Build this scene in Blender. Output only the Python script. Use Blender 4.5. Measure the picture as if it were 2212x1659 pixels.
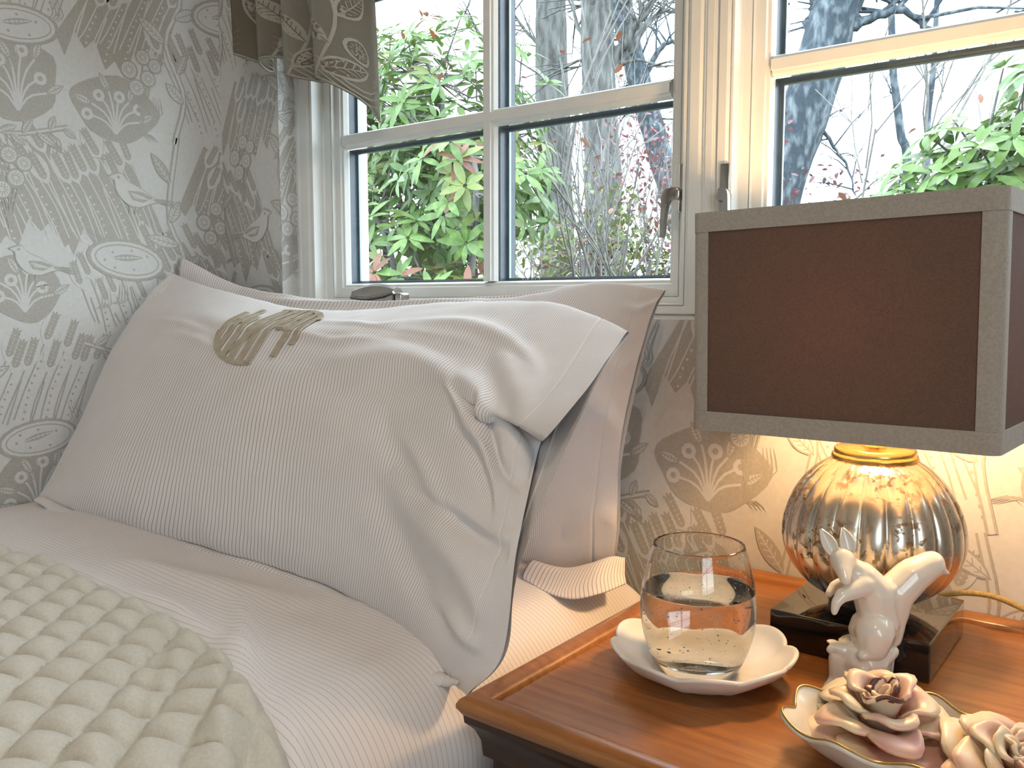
import bpy, bmesh, math, random
import numpy as np
from mathutils import Vector, Matrix, noise as mnoise
from mathutils.geometry import tessellate_polygon

for _o in list(bpy.data.objects):
    bpy.data.objects.remove(_o)
sc = bpy.context.scene
C = sc.collection
PI = math.pi
Z0 = 0.92            # eye height above the floor; heights below are written relative to eye level

# ------------------------------------------------------------------ camera
cd = bpy.data.cameras.new('camera')
cam = bpy.data.objects.new('camera', cd)
C.objects.link(cam)
cam.location = (0, 0, Z0)
cam.rotation_euler = (math.radians(90 - 5.45), 0, math.radians(37.8))
cd.sensor_fit = 'HORIZONTAL'
cd.sensor_width = 36.0
cd.lens = 36.0 * 1880 / 2212
cd.clip_start = 0.01
cd.clip_end = 200
sc.camera = cam

# ------------------------------------------------------------------ sky, exposure
wd = bpy.data.worlds.new('overcast_sky')
sc.world = wd
wd.use_nodes = True
_bg = wd.node_tree.nodes['Background']
_bg.inputs[0].default_value = (0.83, 0.92, 1.0, 1)
_bg.inputs[1].default_value = 6.2
sc.view_settings.view_transform = 'Standard'
sc.view_settings.look = 'None'
sc.view_settings.exposure = 0.22
sc.view_settings.gamma = 1.0
sc.view_settings.use_curve_mapping = False
sc.cycles.use_denoising = True
sc.cycles.use_adaptive_sampling = True
sc.cycles.adaptive_threshold = 0.08
sc.cycles.adaptive_min_samples = 16
sc.cycles.max_bounces = 10
sc.cycles.diffuse_bounces = 4
sc.cycles.transmission_bounces = 10
sc.cycles.transparent_max_bounces = 16
sc.cycles.sample_clamp_indirect = 6.0


def portal(name, x0, x1, z0, z1, y, side=None):
    l = bpy.data.lights.new(name, 'AREA')
    l.shape = 'RECTANGLE'
    l.size = x1 - x0
    l.size_y = z1 - z0
    l.cycles.is_portal = True
    o = bpy.data.objects.new(name, l)
    o.location = ((x0 + x1) / 2, y, (z0 + z1) / 2 + Z0)
    o.rotation_euler = (-PI / 2, 0, 0)
    if side is not None:
        o.location = (side, (x0 + x1) / 2, (z0 + z1) / 2 + Z0)
        o.rotation_euler = (-PI / 2, 0, -PI / 2)
    C.objects.link(o)


portal('window_portal', -1.12, 0.32, 0.0, 0.78, 1.03)
portal('side_window_portal', -2.5, -0.6, -0.05, 1.15, 0, side=1.82)

BULB_POWER = 175.0         # radiance of the lamp's bulb
CEIL_POWER = 7.5          # added ceiling fill light behind the viewer, watts


# ------------------------------------------------------------------ mesh helpers
def wloc(o):
    v = Vector((0, 0, 0))
    while o is not None:
        v += o.location
        o = o.parent
    return v


def mesh(name, V, F, mats, parent=None, smooth=True, uv=None, fm=None, thing=None, auto=None):
    """V in room coordinates with z relative to eye level."""
    V = np.asarray(V, dtype=float).reshape(-1, 3).copy()
    V[:, 2] += Z0
    if parent is not None:
        V -= np.array(wloc(parent))
    me = bpy.data.meshes.new(name)
    me.from_pydata(V.tolist(), [], F)
    if not isinstance(mats, (list, tuple)):
        mats = [mats]
    for m in mats:
        me.materials.append(m)
    if fm is not None:
        me.polygons.foreach_set('material_index', fm)
    me.polygons.foreach_set('use_smooth', [bool(smooth)] * len(me.polygons))
    if uv is not None:
        ul = me.uv_layers.new(name='UVMap')
        uv = np.asarray(uv, dtype=float).reshape(-1, 2)
        li = np.empty(len(me.loops), dtype=np.int32)
        me.loops.foreach_get('vertex_index', li)
        ul.data.foreach_set('uv', uv[li].ravel())
    me.update()
    o = bpy.data.objects.new(name, me)
    C.objects.link(o)
    if parent is not None:
        o.parent = parent
    if auto is not None:
        try:
            me.set_sharp_from_angle(angle=math.radians(auto))
        except Exception:
            pass
    return o


def tag(o, label, cat=None, kind=None, group=None):
    o['label'] = label
    if cat:
        o['category'] = cat
    if kind:
        o['kind'] = kind
    if group:
        o['group'] = group
    return o


def empty(name, x, y, z, label=None, cat=None, kind=None, group=None):
    o = bpy.data.objects.new(name, None)
    o.empty_display_size = 0.05
    o.location = (x, y, z + Z0)
    C.objects.link(o)
    if label:
        tag(o, label, cat, kind, group)
    return o


def gridF(n, m, cu=False, cv=False):
    F = []
    for i in range(n if cu else n - 1):
        for j in range(m if cv else m - 1):
            a = i * m + j
            b = ((i + 1) % n) * m + j
            c = ((i + 1) % n) * m + (j + 1) % m
            d = i * m + (j + 1) % m
            F.append((a, b, c, d))
    return F


class MB:
    def __init__(s):
        s.V = []
        s.F = []
        s.M = []

    def add(s, V, F, m=0):
        k = len(s.V)
        s.V += [tuple(v) for v in V]
        s.F += [tuple(i + k for i in f) for f in F]
        s.M += [m] * len(F)

    def box(s, x0, x1, y0, y1, z0, z1, m=0, b=0.0):
        if b <= 0:
            V = [(x, y, z) for x in (x0, x1) for y in (y0, y1) for z in (z0, z1)]
            s.add(V, [(0, 1, 3, 2), (4, 6, 7, 5), (0, 4, 5, 1), (2, 3, 7, 6), (0, 2, 6, 4), (1, 5, 7, 3)], m)
            return
        bm = bmesh.new()
        bmesh.ops.create_cube(bm, size=1)
        for v in bm.verts:
            v.co = ((x0 + x1) / 2 + v.co.x * (x1 - x0), (y0 + y1) / 2 + v.co.y * (y1 - y0), (z0 + z1) / 2 + v.co.z * (z1 - z0))
        bmesh.ops.bevel(bm, geom=bm.edges[:], offset=b, segments=3, profile=0.5, affect='EDGES')
        bm.verts.index_update()
        s.add([v.co[:] for v in bm.verts], [[v.index for v in f.verts] for f in bm.faces], m)
        bm.free()

    def lathe(s, prof, cx, cy, n=48, m=0, cap=True, fr=None):
        k = len(prof)
        V = []
        for i in range(n):
            a = 2 * PI * i / n
            for (r, z) in prof:
                rr = r if fr is None else fr(r, z, a)
                V.append((cx + rr * math.cos(a), cy + rr * math.sin(a), z))
        s.add(V, gridF(n, k, cu=True), m)
        if cap:
            b = len(s.V) - n * k
            s.F.append(tuple(b + i * k for i in range(n))[::-1])
            s.M.append(m)
            s.F.append(tuple(b + i * k + k - 1 for i in range(n)))
            s.M.append(m)

    def tube(s, P, R, n=8, m=0, cap=True):
        P = [Vector(p) for p in P]
        if not isinstance(R, (list, tuple)):
            R = [R] * len(P)
        V = []
        up = None
        for i, p in enumerate(P):
            t = (P[min(i + 1, len(P) - 1)] - P[max(i - 1, 0)])
            if t.length < 1e-9:
                t = Vector((0, 0, 1))
            t.normalize()
            if up is None:
                up = Vector((0, 0, 1)) if abs(t.z) < 0.9 else Vector((1, 0, 0))
            a = t.cross(up)
            if a.length < 1e-6:
                a = t.orthogonal()
            a.normalize()
            b = a.cross(t).normalized()
            up = b
            for k in range(n):
                q = 2 * PI * k / n
                V.append(tuple(p + (a * math.cos(q) + b * math.sin(q)) * R[i]))
        k0 = len(s.V)
        s.add(V, gridF(len(P), n, cv=True), m)
        if cap:
            s.F.append(tuple(k0 + i for i in range(n))[::-1]); s.M.append(m)
            s.F.append(tuple(k0 + (len(P) - 1) * n + i for i in range(n))); s.M.append(m)

    def obj(s, name, mats, parent=None, smooth=False, auto=None):
        return mesh(name, s.V, s.F, mats, parent, smooth, fm=s.M if isinstance(mats, (list, tuple)) else None, auto=auto)


def box(name, x0, x1, y0, y1, z0, z1, mat, parent=None, b=0.0):
    m = MB()
    m.box(x0, x1, y0, y1, z0, z1, 0, b)
    return m.obj(name, mat, parent, smooth=b > 0, auto=40 if b > 0 else None)


def spline(P, n, closed=False):
    """Catmull-Rom through P (k, ...) sampled at n points."""
    P = np.asarray(P, dtype=float)
    k = len(P)
    if closed:
        t = np.linspace(0, k, n, endpoint=False)
    else:
        t = np.linspace(0, k - 1, n)
    i = np.minimum(np.floor(t).astype(int), k - 1 if closed else k - 2)
    f = (t - i).reshape((-1,) + (1,) * (P.ndim - 1))

    def g(q):
        if closed:
            return P[q % k]
        lo = 2 * P[0] - P[1]
        hi = 2 * P[-1] - P[-2]
        Q = np.concatenate([lo[None], P, hi[None]])
        return Q[q + 1]
    a, b, c, d = g(i - 1), g(i), g(i + 1), g(i + 2)
    return 0.5 * ((2 * b) + (-a + c) * f + (2 * a - 5 * b + 4 * c - d) * f ** 2 + (-a + 3 * b - 3 * c + d) * f ** 3)


def normals(G, cv=False):
    """unit normals of a (n, m, 3) grid"""
    du = np.gradient(G, axis=0)
    if cv:
        dv = (np.roll(G, -1, 1) - np.roll(G, 1, 1)) / 2
    else:
        dv = np.gradient(G, axis=1)
    N = np.cross(du, dv)
    return N / np.maximum(np.linalg.norm(N, axis=2, keepdims=True), 1e-9)


def nz(G, s, seed=0.0):
    """smooth noise sampled at the points of a grid (n, m, k)"""
    sh = G.shape[:-1]
    out = np.empty(sh)
    Q = G.reshape(-1, G.shape[-1])
    o = out.reshape(-1)
    for i in range(len(Q)):
        q = Q[i]
        o[i] = mnoise.noise((q[0] * s + seed, q[1] * s - seed, (q[2] * s if len(q) > 2 else 0) + seed * 1.7))
    return out


def solid(o, t, off=-1):
    md = o.modifiers.new('thickness', 'SOLIDIFY')
    md.thickness = t
    md.offset = off
    return o


# ------------------------------------------------------------------ material helpers
def newmat(name):
    m = bpy.data.materials.new(name)
    m.use_nodes = True
    nt = m.node_tree
    return m, nt, nt.nodes['Principled BSDF']


def nd(nt, t, **kw):
    n = nt.nodes.new(t)
    for k, v in kw.items():
        if k.startswith('i_'):
            n.inputs[int(k[2:])].default_value = v
        else:
            setattr(n, k, v)
    return n


def c4(c):
    return (c[0], c[1], c[2], 1)


def noise_mix(nt, c1, c2, scale, lo=0.35, hi=0.65, detail=4, coord='Object', stretch=None, rough=0.5):
    tc = nd(nt, 'ShaderNodeTexCoord')
    out = tc.outputs[coord]
    if stretch:
        mp = nd(nt, 'ShaderNodeMapping')
        mp.inputs['Scale'].default_value = stretch
        nt.links.new(out, mp.inputs[0])
        out = mp.outputs[0]
    n = nd(nt, 'ShaderNodeTexNoise')
    n.inputs['Scale'].default_value = scale
    n.inputs['Detail'].default_value = detail
    n.inputs['Roughness'].default_value = rough
    nt.links.new(out, n.inputs['Vector'])
    r = nd(nt, 'ShaderNodeMapRange')
    r.inputs['From Min'].default_value = lo
    r.inputs['From Max'].default_value = hi
    nt.links.new(n.outputs['Fac'], r.inputs['Value'])
    mx = nd(nt, 'ShaderNodeMix', data_type='RGBA')
    mx.inputs[6].default_value = c4(c1)
    mx.inputs[7].default_value = c4(c2)
    nt.links.new(r.outputs[0], mx.inputs[0])
    return mx.outputs[2], n.outputs['Fac']


def bump(nt, b, h, strength, dist=0.001):
    bp = nd(nt, 'ShaderNodeBump')
    bp.inputs['Strength'].default_value = strength
    bp.inputs['Distance'].default_value = dist
    nt.links.new(h, bp.inputs['Height'])
    nt.links.new(bp.outputs[0], b.inputs['Normal'])


def simple(name, c1, c2=None, scale=40, rough=0.5, metallic=0.0, bumps=0.0, bdist=0.001, stretch=None, coat=0.0, spec=None, sss=0.0, lo=0.35, hi=0.65):
    m, nt, b = newmat(name)
    c2 = c2 or tuple(x * 0.9 for x in c1)
    col, fac = noise_mix(nt, c1, c2, scale, stretch=stretch, lo=lo, hi=hi)
    nt.links.new(col, b.inputs['Base Color'])
    b.inputs['Roughness'].default_value = rough
    b.inputs['Metallic'].default_value = metallic
    if coat:
        b.inputs['Coat Weight'].default_value = coat
        b.inputs['Coat Roughness'].default_value = 0.08
    if spec is not None:
        b.inputs['Specular IOR Level'].default_value = spec
    if sss:
        b.inputs['Subsurface Weight'].default_value = sss
        b.inputs['Subsurface Radius'].default_value = (1.0, 0.6, 0.35)
        b.inputs['Subsurface Scale'].default_value = 0.006
    if bumps:
        bump(nt, b, fac, bumps, bdist)
    return m


def striped(name, base, line, pitch, width, axis=0, warm=None):
    """cotton with thin woven stripes, stripe coordinate in metres on the UV map"""
    m, nt, b = newmat(name)
    uv = nd(nt, 'ShaderNodeUVMap', uv_map='UVMap')
    sp = nd(nt, 'ShaderNodeSeparateXYZ')
    nt.links.new(uv.outputs[0], sp.inputs[0])
    d = nd(nt, 'ShaderNodeMath', operation='DIVIDE')
    d.inputs[1].default_value = pitch
    nt.links.new(sp.outputs[axis], d.inputs[0])
    fr = nd(nt, 'ShaderNodeMath', operation='FRACT')
    nt.links.new(d.outputs[0], fr.inputs[0])
    su = nd(nt, 'ShaderNodeMath', operation='SUBTRACT')
    su.inputs[1].default_value = 0.5
    nt.links.new(fr.outputs[0], su.inputs[0])
    ab = nd(nt, 'ShaderNodeMath', operation='ABSOLUTE')
    nt.links.new(su.outputs[0], ab.inputs[0])
    r = nd(nt, 'ShaderNodeMapRange', interpolation_type='SMOOTHSTEP')
    r.inputs['From Min'].default_value = width * 0.5
    r.inputs['From Max'].default_value = width
    r.inputs['To Min'].default_value = 1.0
    r.inputs['To Max'].default_value = 0.0
    nt.links.new(ab.outputs[0], r.inputs['Value'])
    mx = nd(nt, 'ShaderNodeMix', data_type='RGBA')
    nt.links.new(r.outputs[0], mx.inputs[0])
    col, fac = noise_mix(nt, base, tuple(x * 0.96 for x in base), 18)
    nt.links.new(col, mx.inputs[6])
    mx.inputs[7].default_value = c4(line)
    nt.links.new(mx.outputs[2], b.inputs['Base Color'])
    b.inputs['Roughness'].default_value = 0.85
    b.inputs['Sheen Weight'].default_value = 0.15
    n = nd(nt, 'ShaderNodeTexNoise')
    n.inputs['Scale'].default_value = 900
    nt.links.new(nd(nt, 'ShaderNodeTexCoord').outputs['Object'], n.inputs['Vector'])
    bump(nt, b, n.outputs['Fac'], 0.25, 0.0006)
    return m


MAT = {}
MAT['paper'] = simple('wallpaper_ground', (0.66, 0.66, 0.645), (0.62, 0.62, 0.60), 160, 0.6)
MAT['ink'] = simple('wallpaper_ink', (0.40, 0.385, 0.34), (0.46, 0.44, 0.40), 260, 0.5)
MAT['plaster'] = simple('room_plaster', (0.86, 0.83, 0.79), None, 6, 0.9)
MAT['paint'] = simple('white_gloss_paint', (0.81, 0.82, 0.79), (0.78, 0.79, 0.76), 30, 0.32)
MAT['spacer'] = simple('glazing_spacer', (0.035, 0.05, 0.07), (0.06, 0.08, 0.10), 30, 0.35)
MAT['spacerl'] = simple('glazing_spacer_edge', (0.22, 0.28, 0.33), None, 30, 0.3, metallic=0.6)
MAT['chrome'] = simple('satin_nickel', (0.48, 0.45, 0.42), (0.42, 0.40, 0.37), 80, 0.22, metallic=1.0)
MAT['floor'] = simple('floor_boards', (0.30, 0.19, 0.10), (0.22, 0.13, 0.07), 6, 0.5, stretch=(1, 12, 1))
MAT['stripe'] = striped('striped_pillow_cotton', (0.85, 0.805, 0.79), (0.36, 0.32, 0.31), 0.0052, 0.115, 0)
MAT['sheet'] = striped('striped_sheet_cotton', (0.85, 0.805, 0.79), (0.60, 0.55, 0.54), 0.0058, 0.085, 1)
MAT['satin'] = simple('beige_satin', (0.50, 0.42, 0.31), (0.40, 0.33, 0.23), 90, 0.45)
MAT['quilt'] = simple('sage_quilt_linen', (0.66, 0.63, 0.555), (0.60, 0.57, 0.495), 420, 0.9, bumps=0.35, bdist=0.0008)
MAT['qthread'] = simple('quilting_thread', (0.50, 0.48, 0.40), None, 300, 0.8)
MAT['brass'] = simple('brushed_brass', (0.80, 0.55, 0.20), (0.66, 0.43, 0.14), 30, 0.25, metallic=1.0)
MAT['black'] = simple('black_lacquer', (0.008, 0.008, 0.008), (0.014, 0.013, 0.012), 20, 0.04, coat=0.6)
MAT['trimtape'] = simple('taupe_trim_tape', (0.40, 0.365, 0.32), (0.34, 0.31, 0.27), 500, 0.95, bumps=0.3)
MAT['porcelain'] = simple('white_porcelain', (0.80, 0.77, 0.70), (0.77, 0.74, 0.67), 20, 0.12, coat=0.5, sss=0.0)
MAT['marble'] = simple('white_marble', (0.84, 0.82, 0.78), (0.74, 0.71, 0.66), 14, 0.35, sss=0.25)
MAT['matt'] = simple('mattress_ticking', (0.75, 0.73, 0.70), None, 30, 0.9)
MAT['shell'] = simple('glazed_shell_dish', (0.78, 0.74, 0.66), (0.66, 0.60, 0.46), 60, 0.15, lo=0.5, hi=0.7)
MAT['gilt'] = simple('gilt_edge', (0.55, 0.40, 0.16), None, 90, 0.3, metallic=1.0)


def _leafmat(name, c1, c2, tr=0.25):
    m, nt, b = newmat(name)
    oi = nd(nt, 'ShaderNodeObjectInfo')
    col, fac = noise_mix(nt, c1, c2, 3.0, lo=0.35, hi=0.65)
    hs = nd(nt, 'ShaderNodeHueSaturation')
    mr = nd(nt, 'ShaderNodeMapRange')
    mr.inputs['To Min'].default_value = 0.75
    mr.inputs['To Max'].default_value = 1.25
    nt.links.new(oi.outputs['Random'], mr.inputs['Value'])
    nt.links.new(mr.outputs[0], hs.inputs['Value'])
    nt.links.new(col, hs.inputs['Color'])
    nt.links.new(hs.outputs[0], b.inputs['Base Color'])
    b.inputs['Roughness'].default_value = 0.35
    t = nd(nt, 'ShaderNodeBsdfTranslucent')
    nt.links.new(hs.outputs[0], t.inputs[0])
    ms = nd(nt, 'ShaderNodeMixShader')
    ms.inputs[0].default_value = tr
    nt.links.new(b.outputs[0], ms.inputs[1])
    nt.links.new(t.outputs[0], ms.inputs[2])
    nt.links.new(ms.outputs[0], nt.nodes['Material Output'].inputs[0])
    return m


MAT['leaf'] = _leafmat('rhododendron_leaf', (0.075, 0.165, 0.034), (0.165, 0.265, 0.065))
MAT['leafy'] = _leafmat('yellow_green_leaf', (0.20, 0.235, 0.06), (0.14, 0.20, 0.055))
MAT['leafr'] = _leafmat('russet_leaf', (0.24, 0.08, 0.035), (0.21, 0.11, 0.08))
MAT['leafp'] = _leafmat('pink_autumn_leaf', (0.30, 0.10, 0.13), (0.22, 0.12, 0.12))
MAT['bark'] = simple('grey_bark', (0.055, 0.055, 0.052), (0.155, 0.16, 0.155), 9, 0.9, bumps=0.8, bdist=0.03, stretch=(2.2, 2.2, 0.6))
MAT['barkd'] = simple('dark_bark', (0.035, 0.05, 0.065), (0.17, 0.20, 0.22), 12, 0.9, bumps=0.8, bdist=0.03, stretch=(1.6, 1.6, 0.7), lo=0.45, hi=0.7)
MAT['twig'] = simple('bare_twig', (0.14, 0.135, 0.13), (0.22, 0.21, 0.20), 14, 0.9)  # outdoor haze put into the colour by lightening the twigs
MAT['ground'] = simple('leaf_litter', (0.09, 0.08, 0.05), (0.06, 0.075, 0.035), 3, 0.95)

# glass pane: thin clear sheet that passes light and mirrors a little
m, nt, b = newmat('window_glass')
tr = nd(nt, 'ShaderNodeBsdfTransparent'); tr.inputs[0].default_value = (0.95, 0.98, 0.985, 1)
gl = nd(nt, 'ShaderNodeBsdfGlossy'); gl.inputs['Roughness'].default_value = 0.01
lw = nd(nt, 'ShaderNodeLayerWeight')
pw = nd(nt, 'ShaderNodeMath', operation='POWER'); pw.inputs[1].default_value = 4.0
nt.links.new(lw.outputs['Facing'], pw.inputs[0])
fn = nd(nt, 'ShaderNodeMapRange'); fn.inputs['To Min'].default_value = 0.035; fn.inputs['To Max'].default_value = 0.9
nt.links.new(pw.outputs[0], fn.inputs['Value'])
ms = nd(nt, 'ShaderNodeMixShader')
nt.links.new(fn.outputs[0], ms.inputs[0]); nt.links.new(tr.outputs[0], ms.inputs[1]); nt.links.new(gl.outputs[0], ms.inputs[2])
nt.links.new(ms.outputs[0], nt.nodes['Material Output'].inputs[0])
nt.nodes.remove(b)
MAT['pane'] = m


def glassmat(name, ior, col=(1, 1, 1)):
    m, nt, b = newmat(name)
    g = nd(nt, 'ShaderNodeBsdfGlass')
    g.inputs['IOR'].default_value = ior
    g.inputs['Roughness'].default_value = 0.0
    g.inputs['Color'].default_value = c4(col)
    nt.links.new(g.outputs[0], nt.nodes['Material Output'].inputs[0])
    nt.nodes.remove(b)
    return m


MAT['tumbler'] = glassmat('clear_glass', 1.46, (0.985, 0.99, 0.985))
MAT['water'] = glassmat('water', 1.33)
MAT['bubble'] = simple('air_bubble', (0.92, 0.90, 0.86), None, 50, 0.3)  # lamp reflections on the bubbles put in as an even pale colour


def translucent_cloth(name, c, tcol, w, weave=700):
    m, nt, b = newmat(name)
    col, fac = noise_mix(nt, c, tuple(x * 0.8 for x in c), weave)
    nt.links.new(col, b.inputs['Base Color'])
    b.inputs['Roughness'].default_value = 0.95
    b.inputs['Specular IOR Level'].default_value = 0.15
    t = nd(nt, 'ShaderNodeBsdfTranslucent'); t.inputs[0].default_value = c4(tcol)
    ms = nd(nt, 'ShaderNodeMixShader'); ms.inputs[0].default_value = w
    nt.links.new(b.outputs[0], ms.inputs[1]); nt.links.new(t.outputs[0], ms.inputs[2])
    nt.links.new(ms.outputs[0], nt.nodes['Material Output'].inputs[0])
    bump(nt, b, fac, 0.3, 0.0006)
    return m


MAT['linen'] = translucent_cloth('shade_linen', (0.125, 0.092, 0.078), (0.26, 0.13, 0.10), 0.05)
MAT['lining'] = translucent_cloth('shade_lining', (0.80, 0.72, 0.58), (0.8, 0.6, 0.4), 0.25)
MAT['drape'] = translucent_cloth('drape_ground', (0.235, 0.195, 0.145), (0.62, 0.60, 0.55), 0.45)
MAT['drapeprint'] = translucent_cloth('drape_print', (0.56, 0.52, 0.45), (0.75, 0.75, 0.70), 0.42)

# polished wood of the nightstand
m, nt, b = newmat('polished_wood')
col, fac = noise_mix(nt, (0.28, 0.098, 0.026), (0.43, 0.175, 0.046), 9, stretch=(1.0, 16, 16), detail=8, lo=0.3, hi=0.7)
col2, fac2 = noise_mix(nt, (0.8, 0.8, 0.8), (1, 1, 1), 190, stretch=(0.35, 6, 6), lo=0.38, hi=0.5)
mx = nd(nt, 'ShaderNodeMix', data_type='RGBA', blend_type='MULTIPLY'); mx.inputs[0].default_value = 0.7
nt.links.new(col, mx.inputs[6]); nt.links.new(col2, mx.inputs[7])
nt.links.new(mx.outputs[2], b.inputs['Base Color'])
b.inputs['Roughness'].default_value = 0.30
b.inputs['Coat Weight'].default_value = 0.25
b.inputs['Coat Roughness'].default_value = 0.15
MAT['wood'] = m

# mercury glass of the lamp
m, nt, b = newmat('mercury_glass')
col, fac = noise_mix(nt, (0.52, 0.46, 0.38), (0.84, 0.77, 0.65), 26, lo=0.35, hi=0.65)
col2, fac2 = noise_mix(nt, (0, 0, 0), (1, 1, 1), 150, lo=0.53, hi=0.57, detail=4)
msk, fac3 = noise_mix(nt, (0, 0, 0), (1, 1, 1), 20, lo=0.44, hi=0.54, detail=2)
mm = nd(nt, 'ShaderNodeMix', data_type='RGBA', blend_type='MULTIPLY'); mm.inputs[0].default_value = 1
nt.links.new(col2, mm.inputs[6]); nt.links.new(msk, mm.inputs[7])
mx = nd(nt, 'ShaderNodeMix', data_type='RGBA')
nt.links.new(mm.outputs[2], mx.inputs[0]); nt.links.new(col, mx.inputs[6]); mx.inputs[7].default_value = (0.16, 0.10, 0.045, 1)
nt.links.new(mx.outputs[2], b.inputs['Base Color'])
mr = nd(nt, 'ShaderNodeMapRange'); mr.inputs['To Min'].default_value = 0.95; mr.inputs['To Max'].default_value = 0.2
nt.links.new(mm.outputs[2], mr.inputs['Value']); nt.links.new(mr.outputs[0], b.inputs['Metallic'])
b.inputs['Roughness'].default_value = 0.27
b.inputs['Coat Weight'].default_value = 0.8
b.inputs['Coat Roughness'].default_value = 0.03
MAT['mercury'] = m


def petalmat(name, tip):
    m, nt, b = newmat(name)
    col, fac = noise_mix(nt, (0.76, 0.65, 0.48), (0.62, 0.36, 0.32), 26, lo=0.42, hi=0.64, detail=2)
    uv = nd(nt, 'ShaderNodeUVMap', uv_map='UVMap')
    sp = nd(nt, 'ShaderNodeSeparateXYZ'); nt.links.new(uv.outputs[0], sp.inputs[0])
    r = nd(nt, 'ShaderNodeMapRange'); r.inputs['From Min'].default_value = 0.55; r.inputs['From Max'].default_value = 0.0
    nt.links.new(sp.outputs[1], r.inputs['Value'])
    mx = nd(nt, 'ShaderNodeMix', data_type='RGBA')
    nt.links.new(r.outputs[0], mx.inputs[0]); nt.links.new(col, mx.inputs[6]); mx.inputs[7].default_value = (0.42, 0.15, 0.10, 1)
    out = mx.outputs[2]
    if tip:
        n = nd(nt, 'ShaderNodeTexNoise'); n.inputs['Scale'].default_value = 3.2; nt.links.new(uv.outputs[0], n.inputs['Vector'])
        mu = nd(nt, 'ShaderNodeMath', operation='MULTIPLY'); nt.links.new(n.outputs['Fac'], mu.inputs[0]); nt.links.new(sp.outputs[1], mu.inputs[1])
        r2 = nd(nt, 'ShaderNodeMapRange'); r2.inputs['From Min'].default_value = 0.36; r2.inputs['From Max'].default_value = 0.39
        nt.links.new(mu.outputs[0], r2.inputs['Value'])
        m2 = nd(nt, 'ShaderNodeMix', data_type='RGBA')
        nt.links.new(r2.outputs[0], m2.inputs[0]); nt.links.new(out, m2.inputs[6]); m2.inputs[7].default_value = (0.10, 0.035, 0.03, 1)
        out = m2.outputs[2]
    nt.links.new(out, b.inputs['Base Color'])
    b.inputs['Roughness'].default_value = 0.38
    b.inputs['Subsurface Weight'].default_value = 0.5
    b.inputs['Subsurface Radius'].default_value = (1.0, 0.55, 0.35)
    b.inputs['Subsurface Scale'].default_value = 0.005
    return m


MAT['petal'] = petalmat('wax_petal', False)
MAT['petalb'] = petalmat('wax_petal_brown_tip', True)


def emit(name, c, s):
    m, nt, b = newmat(name)
    b.inputs['Base Color'].default_value = c4(c)
    b.inputs['Emission Color'].default_value = c4(c)
    b.inputs['Emission Strength'].default_value = s
    return m


MAT['bulb'] = emit('lit_bulb', (1.0, 0.62, 0.29), BULB_POWER)


# ------------------------------------------------------------------ printed pattern (flat print, generic harvest plants)
class Print:
    """2-D drawing in metres: triangles with a layer and a colour (0 ink, 1 ground)."""
    def __init__(s):
        s.T = []
        s.k = 0

    def lay(s, layer):
        s.k = (s.k + 1) % 24
        return layer + s.k / 27.0

    def poly(s, pts, col, layer):
        pts = [(float(x), float(y)) for x, y in pts]
        layer = s.lay(layer)
        for t in tessellate_polygon([[Vector((x, y, 0)) for x, y in pts]]):
            s.T.append((pts[t[0]], pts[t[1]], pts[t[2]], col, layer))

    def stroke(s, pts, w, col, layer, n=None, taper=False):
        layer = s.lay(layer)
        P = np.asarray(pts, float)
        if n and len(P) > 2:
            P = spline(P, n)
        k = len(P)
        d = np.gradient(P, axis=0)
        d /= np.maximum(np.linalg.norm(d, axis=1, keepdims=True), 1e-9)
        nn = np.stack([-d[:, 1], d[:, 0]], 1)
        ww = np.full(k, w / 2)
        if taper:
            ww *= np.sin(np.linspace(0.12, PI - 0.12, k)) ** 0.6
        A = P + nn * ww[:, None]
        B = P - nn * ww[:, None]
        for i in range(k - 1):
            s.T.append((tuple(A[i]), tuple(B[i]), tuple(B[i + 1]), col, layer))
            s.T.append((tuple(A[i]), tuple(B[i + 1]), tuple(A[i + 1]), col, layer))

    def leaf(s, x, y, a, L, W, col, layer, n=6):
        t = np.linspace(0, 1, n)
        w = np.sin(t * PI) ** 0.8 * (1 - 0.25 * t) * W / 2
        up = [(L * q, ww) for q, ww in zip(t, w)]
        lo = [(L * q, -ww) for q, ww in zip(t[1:-1], w[1:-1])][::-1]
        ca, sa = math.cos(a), math.sin(a)
        s.poly([(x + ca * u - sa * v, y + sa * u + ca * v) for u, v in up + lo], col, layer)

    def disc(s, x, y, r, col, layer, n=10, ry=None, a=0):
        ry = ry or r
        ca, sa = math.cos(a), math.sin(a)
        s.poly([(x + ca * r * math.cos(q) - sa * ry * math.sin(q), y + sa * r * math.cos(q) + ca * ry * math.sin(q)) for q in np.linspace(0, 2 * PI, n, endpoint=False)], col, layer)

    def ear(s, x, y, a, L, halo, layer, c=0):
        if halo is not None:
            s.leaf(x - math.cos(a) * 0.008, y - math.sin(a) * 0.008, a, L * 1.35, L * 0.72, halo, layer, 8)
        ca, sa = math.cos(a), math.sin(a)
        for k in range(7):
            t = k / 6 * L * 0.78
            for sd in (-1, 1):
                s.leaf(x + ca * t, y + sa * t, a + sd * 0.55, L * 0.28, L * 0.115, c, layer + 1, 5)
        s.leaf(x + ca * L * 0.80, y + sa * L * 0.80, a, L * 0.27, L * 0.11, c, layer + 1, 5)


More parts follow.
